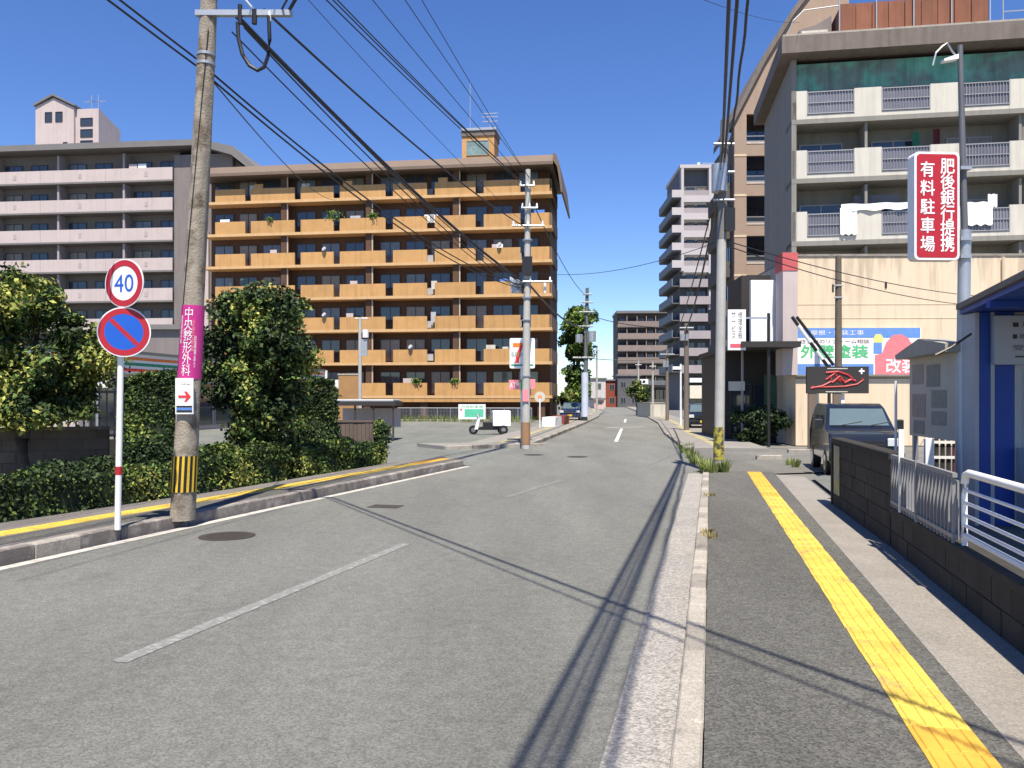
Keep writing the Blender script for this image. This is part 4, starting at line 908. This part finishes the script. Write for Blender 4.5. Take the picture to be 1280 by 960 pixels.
v = vehicle('parked_van', 'black compact van parked behind the block wall facing the camera', (7.42, 17.4, .01), R(-13), 3.4, 1.42, 1.56, M_car)
vehicle('parked_car', 'small navy car parked near the far left trees', (4.4, 63, .01), R(-9), 3.6, 1.55, 1.45, M_carb, 'car')
vehicle('parked_car', 'dark car parked before the tower ground floor', (10.4, 45, .01), R(-10), 3.8, 1.6, 1.45, M_car, 'car')
# delivery scooter
t = thing('delivery_scooter', 'three wheeled white delivery scooter with a big rear box in the forecourt', 'scooter', (-.95, 40, -.01), R(8))
MB().box(.0, .85, -.32, .32, .42, 1.15, .05).build('cargo_box', M_white, t); MB().box(-.45, .05, -.14, .14, .40, .62, .04).build('seat', M_blk, t)
MB().prism([(-.75, .22), (.7, .22), (.7, .4), (-.4, .4), (-.7, .32)], -.16, .16, 'y').build('frame', M_blk, t)
MB().prism([(-.88, .25), (-.72, .25), (-.60, .85), (-.68, .88)], -.2, .2, 'y').build('leg_shield', M_white, t)
MB().cyl((-.66, -.3, .98), (-.66, .3, .98), .02, n=6).build('handlebar', M_blk, t); MB().cyl((-.9, 0, .25), (-.66, 0, 1.0), .03, n=8).build('fork', M_steel, t)
MB().box(-.74, -.66, -.1, .1, .86, 1.0).build('headlight', M_lamp, t)
for x, y in ((-.92, 0), (.5, -.28), (.5, .28)):
    wh = MB().cyl((x, y - .05, .22), (x, y + .05, .22), .22, n=20).build('wheel', M_black, t, True); MB().cyl((x, y - .055, .22), (x, y + .055, .22), .11, n=12).build('rim', M_chrome, wh)

# ---------------- store sign and forecourt things ----------------
t = thing('store_sign', 'white convenience store sign with a red numeral seven on a white post', 'sign', (.36, 31, 0)); at = lambda x, y: P(x, y, 31) - V((.36, 31, 0))
MB().cyl((.05, 0, 0), (.05, 0, at(0, 460).z), .09, n=14).build('post', M_pw, t, True)
x0, x1, z0, z1 = at(637, 0).x, at(668.5, 0).x, at(0, 460.5).z, at(0, 423).z; W_ = x1 - x0; H_ = z1 - z0
MB().prism([(x + (x0 + x1) / 2, z) for x, z in rrect(W_ / 2, z0, z1, .06)], -.12, .12, 'y').build('cabinet', M_white, t)
rd = mat('logo_red', (.70, .04, .03), .5, 0); og = mat('logo_orange', (.85, .20, .03), .5, 0); gn = mat('logo_green', (.01, .25, .12), .5, 0)
q = lambda u, v_: (x0 + (u * .72 - .02) * W_, z0 + v_ * H_)
MB().prism([q(.2, .84), q(.2, .70), q(.55, .70), q(.62, .72), q(.82, .84)], -.125, -.1205, 'y').build('logo_bar', og, t)
MB().prism([q(.58, .72), q(.82, .84), q(.66, .56), q(.55, .30), q(.55, .18), q(.34, .18), q(.36, .34), q(.45, .55)], -.127, -.1215, 'y').build('logo_stem', rd, t)
text(t, 'ELEVEn', x0 + .08 * W_, x0 + .52 * W_, z0 + .40 * H_, z0 + .53 * H_, -.130, gn)
MB().box(x0 + .06 * W_, x0 + .94 * W_, -.124, -.1205, z0 + .08 * H_, z0 + .13 * H_).build('green_line', gn, t)
MB().box(at(636, 0).x, at(650, 0).x, -.1, .0, at(0, 487).z, at(0, 475).z).build('lower_panel', M_pink, t); MB().box(at(650.5, 0).x, at(659, 0).x, -.12, -.092, at(0, 488).z, at(0, 475).z).build('lower_panel', M_green, t)
MB().box(at(660, 0).x, at(669, 0).x, -.1, .0, at(0, 486).z, at(0, 474).z).build('lower_panel', M_pink, t)
text(t, 'ATM', at(637, 0).x, at(649, 0).x, at(0, 485).z, at(0, 478).z, -.103, M_whitel)
# bus stop sign
t = thing('bus_stop_sign', 'round pale bus stop sign on a thin post by the far left kerb', 'sign', (1.55, 46, .1))
MB().cyl((0, 0, 0), (0, 0, 1.75), .035, n=8).build('post', M_pw, t); MB().cyl((0, -.02, 1.72), (0, .02, 1.72), .3, n=24).build('disc', M_cream, t); MB().box(-.1, .1, -.03, -.021, 1.64, 1.80).build('emblem', og, t)
# planter boxes
for i, (x, D, lab) in enumerate(((686, 48, 'white planter box by the bus stop'), (697, 52, 'brown planter wall beyond the white planter box'))):
    p_ = P(x, 500, D); t = thing('planter', lab, 'planter', (p_.x, D, .1), -TH); MB().box(-.4, .4, 0, 2, 0, .55).build('box', M_white if i == 0 else M_brick, t)
# chain fence
t = thing('mesh_fence', 'low pale wire mesh fence in front of the orange block', 'fence', (-8.9, 64.5, 0), -TH * .6)
for k in range(11): MB().cyl((k * 1.05, 0, 0), (k * 1.05, 0, 1.05), .035, n=6).build('post', M_steel, t)
MB().cyl((0, 0, 1.03), (10.5, 0, 1.03), .03, n=6).build('rail', M_steel, t); MB().cyl((0, 0, .12), (10.5, 0, .12), .03, n=6).build('rail', M_steel, t)
b = MB()
for k in range(90): b.box(k * .117, k * .117 + .012, -.006, .006, .12, 1.03)
for k in range(8): b.box(0, 10.5, -.004, .004, .2 + k * .11, .21 + k * .11)
tag(b.build('wire_mesh', M_steel, t), kind='stuff')
MB().box(-.2, 10.8, -.1, .1, -.02, .12).build('kerb', M_kerb, t)
t = thing('signboard', 'small green and white signboard on the wire mesh fence', 'sign', P(573, 524, 61)); MB().box(0, 2.0, 0, .06, 0, 1.1).build('panel', M_white, t); MB().box(.45, 1.85, -.005, -.001, .15, .75).build('green_field', mat('soft_green', (.10, .5, .32)), t)
MB().box(.05, .13, 0, .06, -.45, 0).build('post', M_steel, t); MB().box(1.87, 1.95, 0, .06, -.45, 0).build('post', M_steel, t); MB().disc((.2, .7), .08, -.003, 16).build('red_dot', rd, t); text(t, '月極駐車場', .2, 1.8, .82, 1.02, -.004, M_green)
# shelter
t = thing('bicycle_shelter', 'low dark roofed shelter with white panels behind the brown wall', 'shelter', P(419, 500, 34)); t.location.z = 0
MB().box(0, 2.55, -.5, 1.6, 1.42, 1.60).build('roof', M_shop, t); MB().box(.05, 2.45, -.45, 1.5, 1.602, 1.68, .03).build('roof_sheet', M_bgrey, t)
for x in (.1, .85, 1.6, 2.4): MB().box(x, x + .07, -.4, -.33, 0, 1.42).build('post', M_alud, t)
MB().box(.02, 2.5, 1.4, 1.45, .5, 1.3).build('back_panel', M_pinkw, t)
# convenience store
S7 = thing('convenience_store', 'single storey convenience store with striped fascia behind the hedges', 'shop', (-18.6, 36, 0), R(90 - 8.9))
# local x along the forecourt front (away), local y to the left(inside), front at y=0 faces right
MB().box(0, 27, .3, 10, 0, 2.9).build('wall', M_pinkw, S7); MB().box(-.3, 27.2, -.1, 10.2, 2.9, 3.85).build('fascia', M_white, S7)
for z, m_ in ((3.55, og), (3.28, gn), (3.0, rd)): MB().box(-.3, 27.2, -.115, -.101, z, z + .14).build('stripe', m_, S7); MB().box(-.315, -.301, -.1, 10.2, z, z + .14).build('stripe', m_, S7)
for k in range(12): window(S7, .6 + 2.2 * k, .28, .2, 2.0, 2.4, M_glass, M_alu, mull=0)
MB().box(-.4, 27.3, -.2, 10.3, 3.85, 3.98).build('roof', M_roofg, S7)
MB().box(27.3, 27.5, -.3, .1, 0, 3.9).build('end_post', M_white, S7)
t = thing('tile_wall', 'orange brown tiled wall panel behind the shelter', 'wall', P(423, 500, 58)); t.location.z = 0
MB().box(0, 1.45, 0, .4, 0, 3.4).build('panel', mat('tile_wall', (.34, .19, .08), .8, .1, 1.5, bump=.1), t); MB().box(-.05, 1.5, -.03, .43, 3.4, 3.5).build('coping', M_kerb, t)
t = thing('signboard', 'plain white signboard glimpsed between the left tree and the store', 'sign', P(108, 486, 17)); t.location.z = 0
MB().box(0, .43, 0, .08, 1.9, 2.42).build('panel', M_white, t); MB().box(.18, .24, .02, .08, 0, 1.9).build('post', M_steel, t); text(t, 'P', .05, .2, 2.2, 2.36, -.003, M_blk)
MB().box(-.8, -.1, .0, .08, 1.95, 2.45).build('panel', M_white, t)

# ---------------- foliage ----------------
def leaves(name, parent, pos, nrm, size, mats, wts, jit=.9, asp=.55):
    n = len(pos); q = rng.normal(size=(n, 3)); nn = nrm + q * jit; nn /= np.linalg.norm(nn, axis=1)[:, None]
    a = np.cross(nn, rng.normal(size=(n, 3))); a /= np.linalg.norm(a, axis=1)[:, None]; b_ = np.cross(nn, a)
    s = size * rng.uniform(.6, 1.35, (n, 1)); a = a * s; b_ = b_ * s * asp
    vs = np.stack([pos - a, pos + b_ + nn * s * .12, pos + a, pos - b_ + nn * s * .12], 1).reshape(-1, 3)
    me = bpy.data.meshes.new(name); me.vertices.add(4 * n); me.vertices.foreach_set('co', vs.ravel())
    me.loops.add(4 * n); me.loops.foreach_set('vertex_index', np.arange(4 * n)); me.polygons.add(n); me.polygons.foreach_set('loop_start', np.arange(0, 4 * n, 4)); me.polygons.foreach_set('loop_total', np.full(n, 4))
    for m in mats: me.materials.append(m)
    # the material follows clumps of growth, not light
    g = np.sin(pos[:, 0] * 5.1 + 1.3) + np.sin(pos[:, 1] * 4.3) + np.sin(pos[:, 2] * 6.1 + .7) + rng.normal(size=n) * 1.2
    r_ = np.argsort(np.argsort(g)) / n; idx = np.searchsorted(np.cumsum(wts), r_).clip(0, len(mats) - 1)
    me.polygons.foreach_set('material_index', idx.astype(np.int32)); me.update(calc_edges=True)
    return link(name, me, parent)
def tree(label, base_, trunk_h, clumps, n, size, mats, wts, limbs=5, r=.12, name='leafy_tree'):
    t_ = thing(name, label, 'tree', base_); top_ = V((.1, .1, trunk_h))
    MB().tube([(0, 0, -.1), (.02, 0, trunk_h * .35), (-.03, .03, trunk_h * .7), top_], [r, r * .85, r * .75, r * .6], 10).build('trunk', M_bark, t_, True)
    ci = list(range(len(clumps))); random.shuffle(ci)
    for k in ci[:limbs]:
        c = V(clumps[k][:3]); m_ = top_.lerp(c, .5) + V((0, 0, .15)); MB().tube([V((0, 0, trunk_h * .75)), m_, c], [r * .5, r * .35, r * .12], 6).build('limb', M_bark, t_, True)
    P_, N_ = [], []
    w_ = np.array([c[3] ** 2 for c in clumps]); w_ = w_ / w_.sum()
    for c, f in zip(clumps, w_):
        m_ = int(n * f); d = rng.normal(size=(m_, 3)); d /= np.linalg.norm(d, axis=1)[:, None]
        # sub clumps: directions pulled to random tufts
        tuft = rng.normal(size=(22, 3)); tuft /= np.linalg.norm(tuft, axis=1)[:, None]
        j = rng.integers(0, 22, m_); d = d * .42 + tuft[j]; d /= np.linalg.norm(d, axis=1)[:, None]
        rad = c[3] * (rng.uniform(.25, 1, m_) ** .45) * (.85 + .25 * np.sin(j * 1.7)); P_.append(np.array(c[:3]) + d * rad[:, None] * np.array([1, 1, .85])); N_.append(d + np.array([0, 0, .5]))
    leaves('crown', t_, np.concatenate(P_), np.concatenate(N_), size, mats, wts); return t_
def clumpset(n, cx, cy, cz, rx, ry, rz_, r0, r1):
    out = []
    for _ in range(n):
        a = random.uniform(0, 6.28); q = random.random() ** .5; z = random.uniform(-1, 1); k = math.sqrt(max(0, 1 - z * z * .8)); out.append((cx + rx * q * k * math.cos(a), cy + ry * q * k * math.sin(a), cz + rz_ * z, random.uniform(r0, r1)))
    return out
LM = [M_leafc, M_leafa, M_leafb]
tree('wide leafy tree with yellow green tips at the left edge', (-7.75, 13.1, 0), 1.5, clumpset(44, 0, 0, 2.4, 1.2, .9, 1.05, .30, .6), 40000, .046, LM, [.30, .28, .42], 8, .14)
tree('rounded glossy tree just behind the striped utility pole', (-5.05, 16.2, 0), 1.2, clumpset(70, .05, 0, 2.3, .92, .75, 1.4, .3, .52), 38000, .048, LM, [.45, .33, .22], 7, .11)
tree('tall bushy tree beyond the orange block', (6.2, 80, 0), 4, clumpset(22, 0, 0, 6.0, .9, 1.5, 4.6, .9, 1.5), 18000, .17, [M_leafc, M_leafa, mat('leaf_fresh', (.12, .20, .035), .65, .2, 1.5, island=.4, spec=.2)], [.2, .35, .45], 5, .3, 'street_tree')
tree('dark low tree beside the far right garden wall', (13.3, 88, 0), 1.5, clumpset(10, 0, 0, 2.3, 1.0, 1, .8, .6, .9), 3500, .14, LM, [.6, .3, .1], 3, .15, 'street_tree')
tree('small green shrub tree under the tall bushy tree', (5.1, 74, 0), .8, clumpset(8, 0, 0, 1.5, .9, .8, .8, .5, .8), 3000, .12, LM, [.5, .35, .15], 3, .1, 'street_tree')
def hedge(label, pts, wdt, h, n, size, wts, mats=LM, z0=.1, rnd=.12, name='clipped_hedge', cat='hedge'):
    # pts: front line from near to far; the hedge grows to the left of it
    pts = [V((p[0], p[1])) for p in pts]; o0 = pts[0]; t_ = thing(name, label, cat, (o0.x, o0.y, z0))
    L_ = sum((b - a).length for a, b in zip(pts, pts[1:])); P_ = []; N_ = []
    segs_ = list(zip(pts, pts[1:]))
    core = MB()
    for a, b in segs_:
        d = (b - a); l_ = d.length; d /= l_; nl = V((-d.y, d.x)); m_ = int(n * l_ / L_)
        u = rng.uniform(0, l_, m_); per = rng.uniform(0, 2 * h + wdt, m_)
        x = np.where(per < h, 0, np.where(per < h + wdt, per - h, wdt)); z = np.where(per < h, per, np.where(per < h + wdt, h, 2 * h + wdt - per))
        nx = np.where(per < h, -1, np.where(per < h + wdt, 0, 1)).astype(float); nz = np.where((per >= h) & (per < h + wdt), 1., .25)
        # rounded shoulders and lumpy faces
        cx_ = np.abs(x - wdt / 2) / (wdt / 2); cz_ = z / h; k = np.clip(cx_ + cz_ - 1.62, 0, 1); x = wdt / 2 + (x - wdt / 2) * (1 - k * .35); z = z * (1 - k * .3)
        lump = .5 * np.sin(u * 2.7 + z * 3) + .3 * np.sin(u * 6.3 - x * 5 + 1) + .25 * np.sin(z * 9 + u * 1.7); dep = rng.exponential(.06, m_); lift = lump * .13 - dep
        xx = x + nx * lift; zc = np.clip(z + nz * lift, .0, 9) + rng.normal(size=m_) * .02
        ends = rng.random(m_) < .1; u = np.where(ends, np.where(rng.random(m_) < .5, 0, l_) + rng.normal(size=m_) * .05, u); xx = np.where(ends, rng.uniform(0, wdt, m_), xx); zc = np.where(ends, rng.uniform(0, h * .95, m_), zc)
        px = (a.x - o0.x) + d.x * u + nl.x * xx; py = (a.y - o0.y) + d.y * u + nl.y * xx; P_.append(np.stack([px, py, zc], 1))
        N_.append(np.stack([nl.x * nx, nl.y * nx, nz], 1))
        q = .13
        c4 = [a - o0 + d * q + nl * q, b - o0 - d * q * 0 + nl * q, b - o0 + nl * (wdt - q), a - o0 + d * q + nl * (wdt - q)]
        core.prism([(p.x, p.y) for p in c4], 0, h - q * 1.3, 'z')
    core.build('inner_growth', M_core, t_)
    leaves('foliage', t_, np.concatenate(P_), np.concatenate(N_), size, mats, wts, .8); return t_
hedge('long low clipped hedge along the left pavement up to the striped pole', [(-9.3, .5), (-6.5, 9.8), (-4.95, 14.0)], .9, .62, 34000, .032, [.55, .33, .12])
hedge('tall square clipped hedge block left of the leaning pole', [(-6.3, 13.3), (-5.5, 13.5)], 1.0, 1.95, 20000, .034, [.74, .23, .03])
hedge('low bright hedge block just right of the leaning pole', [(-4.85, 14.15), (-4.3, 16.0)], .9, .72, 9000, .034, [.35, .45, .2])
hedge('low hedge running towards the forecourt entrance', [(-4.2, 16.3), (-3.0, 20.0)], .9, .62, 14000, .036, [.4, .45, .15])
hedge('tall hedge block before the brown wall', [(-4.9, 18.2), (-3.95, 18.4)], .9, 1.95, 14000, .038, [.74, .23, .03])
o = tree('rounded end bush beside the forecourt entrance', (-3.35, 20.5, .1), .3, clumpset(12, 0, 0, .55, .22, .3, .3, .25, .34), 6000, .036, LM, [.5, .38, .12], 2, .03, 'round_bush'); o['category'] = 'bush'
o = tree('dark shrubbery in front of the dark shopfront', (9.1, 30.4, 0), .3, clumpset(26, 0, 0, .75, .95, .5, .5, .2, .45), 9000, .06, LM, [.9, .1, 0], 6, .03, 'shrubbery'); o['category'] = 'bush'
def pieces_wall(parent, L, zb, zt, name='block', bw=.39, bh=.19, th=.12, m=M_blok, y=0):
    row = 0; z = zb
    bm_ = MB().box(.005, bw - .005, -.0, th, .005, bh - .005).mesh(name, m); hm = MB().box(.005, bw / 2 - .005, -.0, th, .005, bh - .005).mesh(name, m)
    MB().box(0, L, .012, th - .012, zb, zt).build('mortar', mat('mortar', (.10, .095, .085), .95), parent)
    while z < zt - bh * .5:
        x = 0
        if row % 2: link(name, hm, parent, (0, y + random.uniform(-.003, .003), z)); x = bw / 2
        while x < L - bw * .45:
            link(name, bm_ if x + bw <= L + .05 else hm, parent, (x, y + random.uniform(-.003, .003), z)); x += bw
        row += 1; z += bh
# left walls
a = V((-10.6, 12.0)); b_ = V((-6.9, 14.2)); d = b_ - a
t = thing('block_wall', 'low dark wall in the shade behind the left hedge', 'wall', (a.x, a.y, 0), math.atan2(d.y, d.x)); pieces_wall(t, d.length, .05, 1.15, m=mat('old_wall', (.16, .13, .105), .95, .15, 3, .4, rv=.15))
MB().box(-.02, d.length, -.02, .14, 1.15, 1.2).build('coping', M_kerbdark, t)
t = thing('iron_fence', 'black iron fence with upright bars behind the left wall', 'fence', (-10.2, 14.6, 0), R(25))
for k in range(26): MB().box(k * .13, k * .13 + .03, 0, .03, .9, 1.85).build('bar', M_blk, t)
for z in (.95, 1.78): MB().box(-.05, 3.35, -.01, .04, z, z + .05).build('rail', M_blk, t)
MB().box(-.05, 3.35, -.05, .1, 0, .9).build('footing', M_blok, t)
t = thing('board_wall', 'short brown corrugated wall between hedge blocks', 'wall', (-5.0, 19.6, 0), R(3))
for k in range(18): MB().box(k * .095, k * .095 + .088, random.uniform(-.006, .006), .05, .0, 1.12).build('board', mat('brown_board', (.13, .10, .085), .8, .1, 4, rv=.15), t)
MB().box(-.02, 1.73, -.02, .07, 1.12, 1.17).build('top_rail', mat('brown_board', (.13, .10, .085)), t)

# ---------------- right wall, fences, booth ----------------
wa = ST(9.75, 1.9); ang = TH
def along(s, tt): p = ST(s, tt); return (p.x, p.y, 0)
RZ = math.atan2(-U.y, -U.x)          # local x runs towards the camera, local y away from the road
t = thing('block_wall', 'low stained concrete block wall carrying the white railing', 'wall', along(9.7, 1.9), RZ)
pieces_wall(t, 11.5, .05, .43); MB().box(0, 11.5, -.02, .15, .43, .50, .01).build('coping', M_blok, t)
p_ = G(1041, 631, .05); d = ST(9.72, 1.9) - V((p_.x, p_.y, 0))
t = thing('block_wall', 'taller dark block wall end with a faded yellow notice', 'wall', (p_.x, p_.y, 0), math.atan2(d.y, d.x))
pieces_wall(t, d.length, .05, 1.0); MB().box(-.02, d.length, -.02, .15, 1.0, 1.08, .012).build('coping', M_blok, t)
MB().box(.18, .62, -.014, -.006, .25, .97).build('notice_sheet', mat('old_yellow', (.42, .36, .10), .8, .3, 6, col2=(.3, .3, .26)), t)
MB().box(-.13, -.02, -.01, .13, .05, 1.07).build('end_post', M_blok, t)
# white railing
t = thing('white_railing', 'white painted tubular railing on the low block wall', 'railing', along(7.2, 1.95), RZ)
Lr = 9; MB().tube([(0, 0, .57), (0, 0, .99), (.04, 0, 1.06), (.12, 0, 1.08)] + [(x, 0, 1.08) for x in np.linspace(.3, Lr, 8)], .030, 10).build('top_rail', M_pw, t, True)
for z in (.94, .84, .74, .66): MB().cyl((0, 0, z), (Lr, 0, z), .014, n=6).build('wire_rail', M_pw, t)
MB().cyl((0, 0, .58), (Lr, 0, .58), .024, n=8).build('bottom_rail', M_pw, t)
for k in range(7): MB().box(k * 1.5 - .018, k * 1.5 + .018, -.018, .018, .50, 1.06).build('post', M_pw, t)
# grey gate section
t = thing('grey_railing', 'grey barred railing between the dark wall end and the white railing', 'railing', along(9.62, 1.90), RZ)
gm = mat('grey_bar', (.24, .24, .245), .6, .1, 8)
for k in range(21): MB().box(k * .115, k * .115 + .02, -.012, .012, .50, 1.05).build('bar', gm, t)
for z in (.54, 1.03): MB().box(0, 2.35, -.018, .018, z, z + .035).build('rail', gm, t)
for x in (.45, 1.15): MB().box(x - .015, x + .015, -.03, .02, .5, 1.35 if x < 1 else 1.08).build('post', M_pw if x < 1 else gm, t)
MB().box(.05, .75, .03, .045, .52, 1.0).build('panel', gm, t); MB().box(1.2, 2.3, .03, .045, .52, 1.0).build('panel', gm, t)
# notice board facing the road
a = P(1137, 500, 13.0); b_ = P(1196, 500, 11.05); d = b_ - a
t = thing('notice_board', 'grey covered notice board with faded posters facing the road', 'notice board', (a.x, a.y, .04), math.atan2(d.y, d.x)); Ln = d.length
MB().box(0, Ln, 0, .08, 1.06, 2.27).build('board', M_brd, t)
MB().prism([(-.12, 2.25), (Ln + .1, 2.25), (Ln + .1, 2.36), (Ln / 2, 2.5), (-.12, 2.32)], -.18, .16, 'y').build('roof', mat('board_roof', (.33, .31, .26), .7), t)
for x in (.06, Ln - .12): MB().box(x, x + .07, .02, .09, 0, 1.06).build('post', M_steel, t)
for i, (x, z, w_, h_, m_) in enumerate(((.15, 1.85, .5, .3, (.30, .26, .23)), (.8, 1.8, .55, .32, (.22, .23, .19)), (.15, 1.35, .6, .35, (.32, .26, .22)), (1.0, 1.5, .6, .25, (.25, .25, .2)), (1.0, 1.25, .6, .2, (.28, .26, .22)), (.2, 1.1, .5, .2, (.24, .23, .21)))):
    MB().box(x, x + w_, -.006, -.001, z, z + h_).build('poster', mat('poster_%d' % i, m_, .8, .15, 9), t)
# slatted dark red rack
t = thing('slatted_rack', 'dark red slatted rack with pale rails under the notice board', 'rack', (6.35, 12.6, .04), R(-10))
for k in range(9): MB().box(k * .085, k * .085 + .05, 0, .05, 0, 1.05).build('slat', M_dred if k > 3 else M_shop, t)
for z in (.72, .95): MB().box(-.02, .8, -.03, -.005, z, z + .04).build('rail', M_pw, t)
t = tag(MB().box(5.42, 5.53, 10.85, 10.9, .04, 1.15, .01).build('marker_post', M_pw), 'flat white marker post behind the grey barred railing', 'post')
t = tag(MB().cyl((5.98, 12.9, .04), (5.98, 12.9, 1.95), .022, n=8).build('thin_post', M_pw), 'thin white pipe post left of the notice board', 'post')
# booth
BM = mat('booth_blue', (.01, .05, .30))
t = thing('parking_booth', 'blue and pale grey parking hut under a projecting blue canopy', 'hut', (5.93, 10.6, .04), R(-2))
for x0_, x1_, m_ in ((0, .05, M_bgrey), (.055, .19, M_bluep), (.195, .245, M_bgrey), (.25, .49, M_bluep), (.495, 1.25, M_bgrey), (1.255, 1.6, M_bluep), (1.605, 3.2, M_bgrey)):
    MB().box(x0_, x1_, .0, .04, 0, 2.73).build('wall_panel', m_, t)
MB().box(0, 3.2, .042, .4, 0, 2.73).build('wall', M_bgrey, t)
rf = mat('hut_roof', (.16, .14, .12), .7, .15, 5)
cp = [(-.02, .35), (-1.65, -5.6), (3.2, -5.6), (3.2, .35)]
MB().prism(cp, 2.74, 2.80, 'z').build('canopy_soffit', M_bluep, t)
MB().prism([(x - .05 if x < 0 else x, y) for x, y in cp], 2.802, 2.87, 'z').build('canopy_roof', rf, t)
for y in (-1.2, -2.8, -4.4): MB().box(-.25 + y * .27 + .1, 3.1, y - .04, y + .04, 2.66, 2.738).build('canopy_beam', M_bluep, t)
MB().box(1.0, 2.6, -1.3, -.4, 2.6, 2.65).build('lamp_panel', M_bgrey, t)
for x, y in ((2.9, -2.2), (2.9, -5.3)): MB().box(x, x + .08, y, y + .08, 0, 2.66).build('canopy_post', M_bgrey, t)
MB().box(.2, 2.2, -.09, -.03, 2.06, 2.68).build('signboard', mat('booth_sign', (.40, .41, .45), .6, .04), t)
for q, tx in ((2.53, '■ 月極'), (2.38, '■ 時間貸'), (2.24, '受付')): text(t, tx, .42, .72, q, q + .07, -.094, M_blk)
MB().box(.45, 1.1, -.096, -.091, 2.15, 2.17).build('printed_line', M_alud, t); MB().prism([(.78, 2.38), (1.08, 2.38), (1.06, 2.43), (1.0, 2.45), (.97, 2.48), (.88, 2.48), (.85, 2.44), (.78, 2.42)], -.096, -.091, 'y').build('car_emblem', M_blk, t)
for k in range(6): MB().box(.6 + k * .11, .612 + k * .11, -.012, 0, .05, 2.0).build('rib', M_steel, t)
MB().box(.52, .9, -.3, -.02, 0, 1.0).build('counter', M_bgrey, t)
MB().tube([(-.1, -.1, 2.45), (-.35, -.1, 2.28), (-.55, -.1, 2.18)], .016, 6).build('awning_arm', M_alud, t)
# wheel stops
for x, y in ((1000, 566), (962, 574)):
    p_ = G(x, y, .01); tag(MB().box(p_.x - .35, p_.x + .35, p_.y, p_.y + .15, 0, .12, .02).build('wheel_stop', M_kerb), 'pale concrete wheel stop %s' % ('near the black signboard posts' if x == 1000 else 'by the dark shrubbery'), 'wheel stop')

# ---------------- weeds ----------------
def weeds(label, pts, n, h, m=None):
    t_ = MB(); rnd = random.Random(len(label))
    for (x, y, z, r_) in pts:
        for _ in range(n):
            a = rnd.uniform(0, 6.28); q = r_ * rnd.random() ** .5; bx, by = x + q * math.cos(a), y + q * math.sin(a); hh_ = h * rnd.uniform(.4, 1.1); l_ = rnd.uniform(.1, .6) * hh_; ww = rnd.uniform(.006, .014)
            dx, dy = math.cos(a + 1), math.sin(a + 1); tx, ty = bx + math.cos(a) * l_, by + math.sin(a) * l_
            t_.add([(bx - dx * ww, by - dy * ww, z), (bx + dx * ww, by + dy * ww, z), ((bx + tx) / 2 + dx * ww, (by + ty) / 2 + dy * ww, z + hh_ * .65), (tx, ty, z + hh_), ((bx + tx) / 2 - dx * ww, (by + ty) / 2 - dy * ww, z + hh_ * .65)], [(0, 1, 2, 3, 4)])
    return tag(t_.build('weeds', m or mat('weed_green', (.16, .20, .05), .7, .2, 5, island=.4)), label, 'weeds', None, 'stuff')
weeds('weeds round the foot of the yellow guarded pole', [(4.4, 18.3, .0, .13), (4.42, 18.9, 0, .15), (4.7, 18.35, .0, .08)], 110, .36)
weeds('weeds growing out of the kerb past the side street', [(4.75, 21.5, 0, .14), (5.1, 23.5, 0, .18), (5.45, 25.8, 0, .2), (5.85, 28, 0, .25)], 70, .25)
weeds('small dry weeds along the near kerb joint', [tuple(ST(s, -.02 + random.uniform(-.02, .06), .05)) + (.09,) for s in (9.9, 10.2, 14.2)], 26, .07, mat('weed_dry', (.28, .23, .10), .8, .2, 5, island=.4))
weeds('green ground plants below the wire mesh fence', [(-9 + k * .55, 64 - k * .1, 0, .4) for k in range(20)], 60, .55)
weeds('grass tuft beside the wheel stops', [(7.1, 21.0, 0, .15), (6.95, 20.3, 0, .1)], 60, .2)
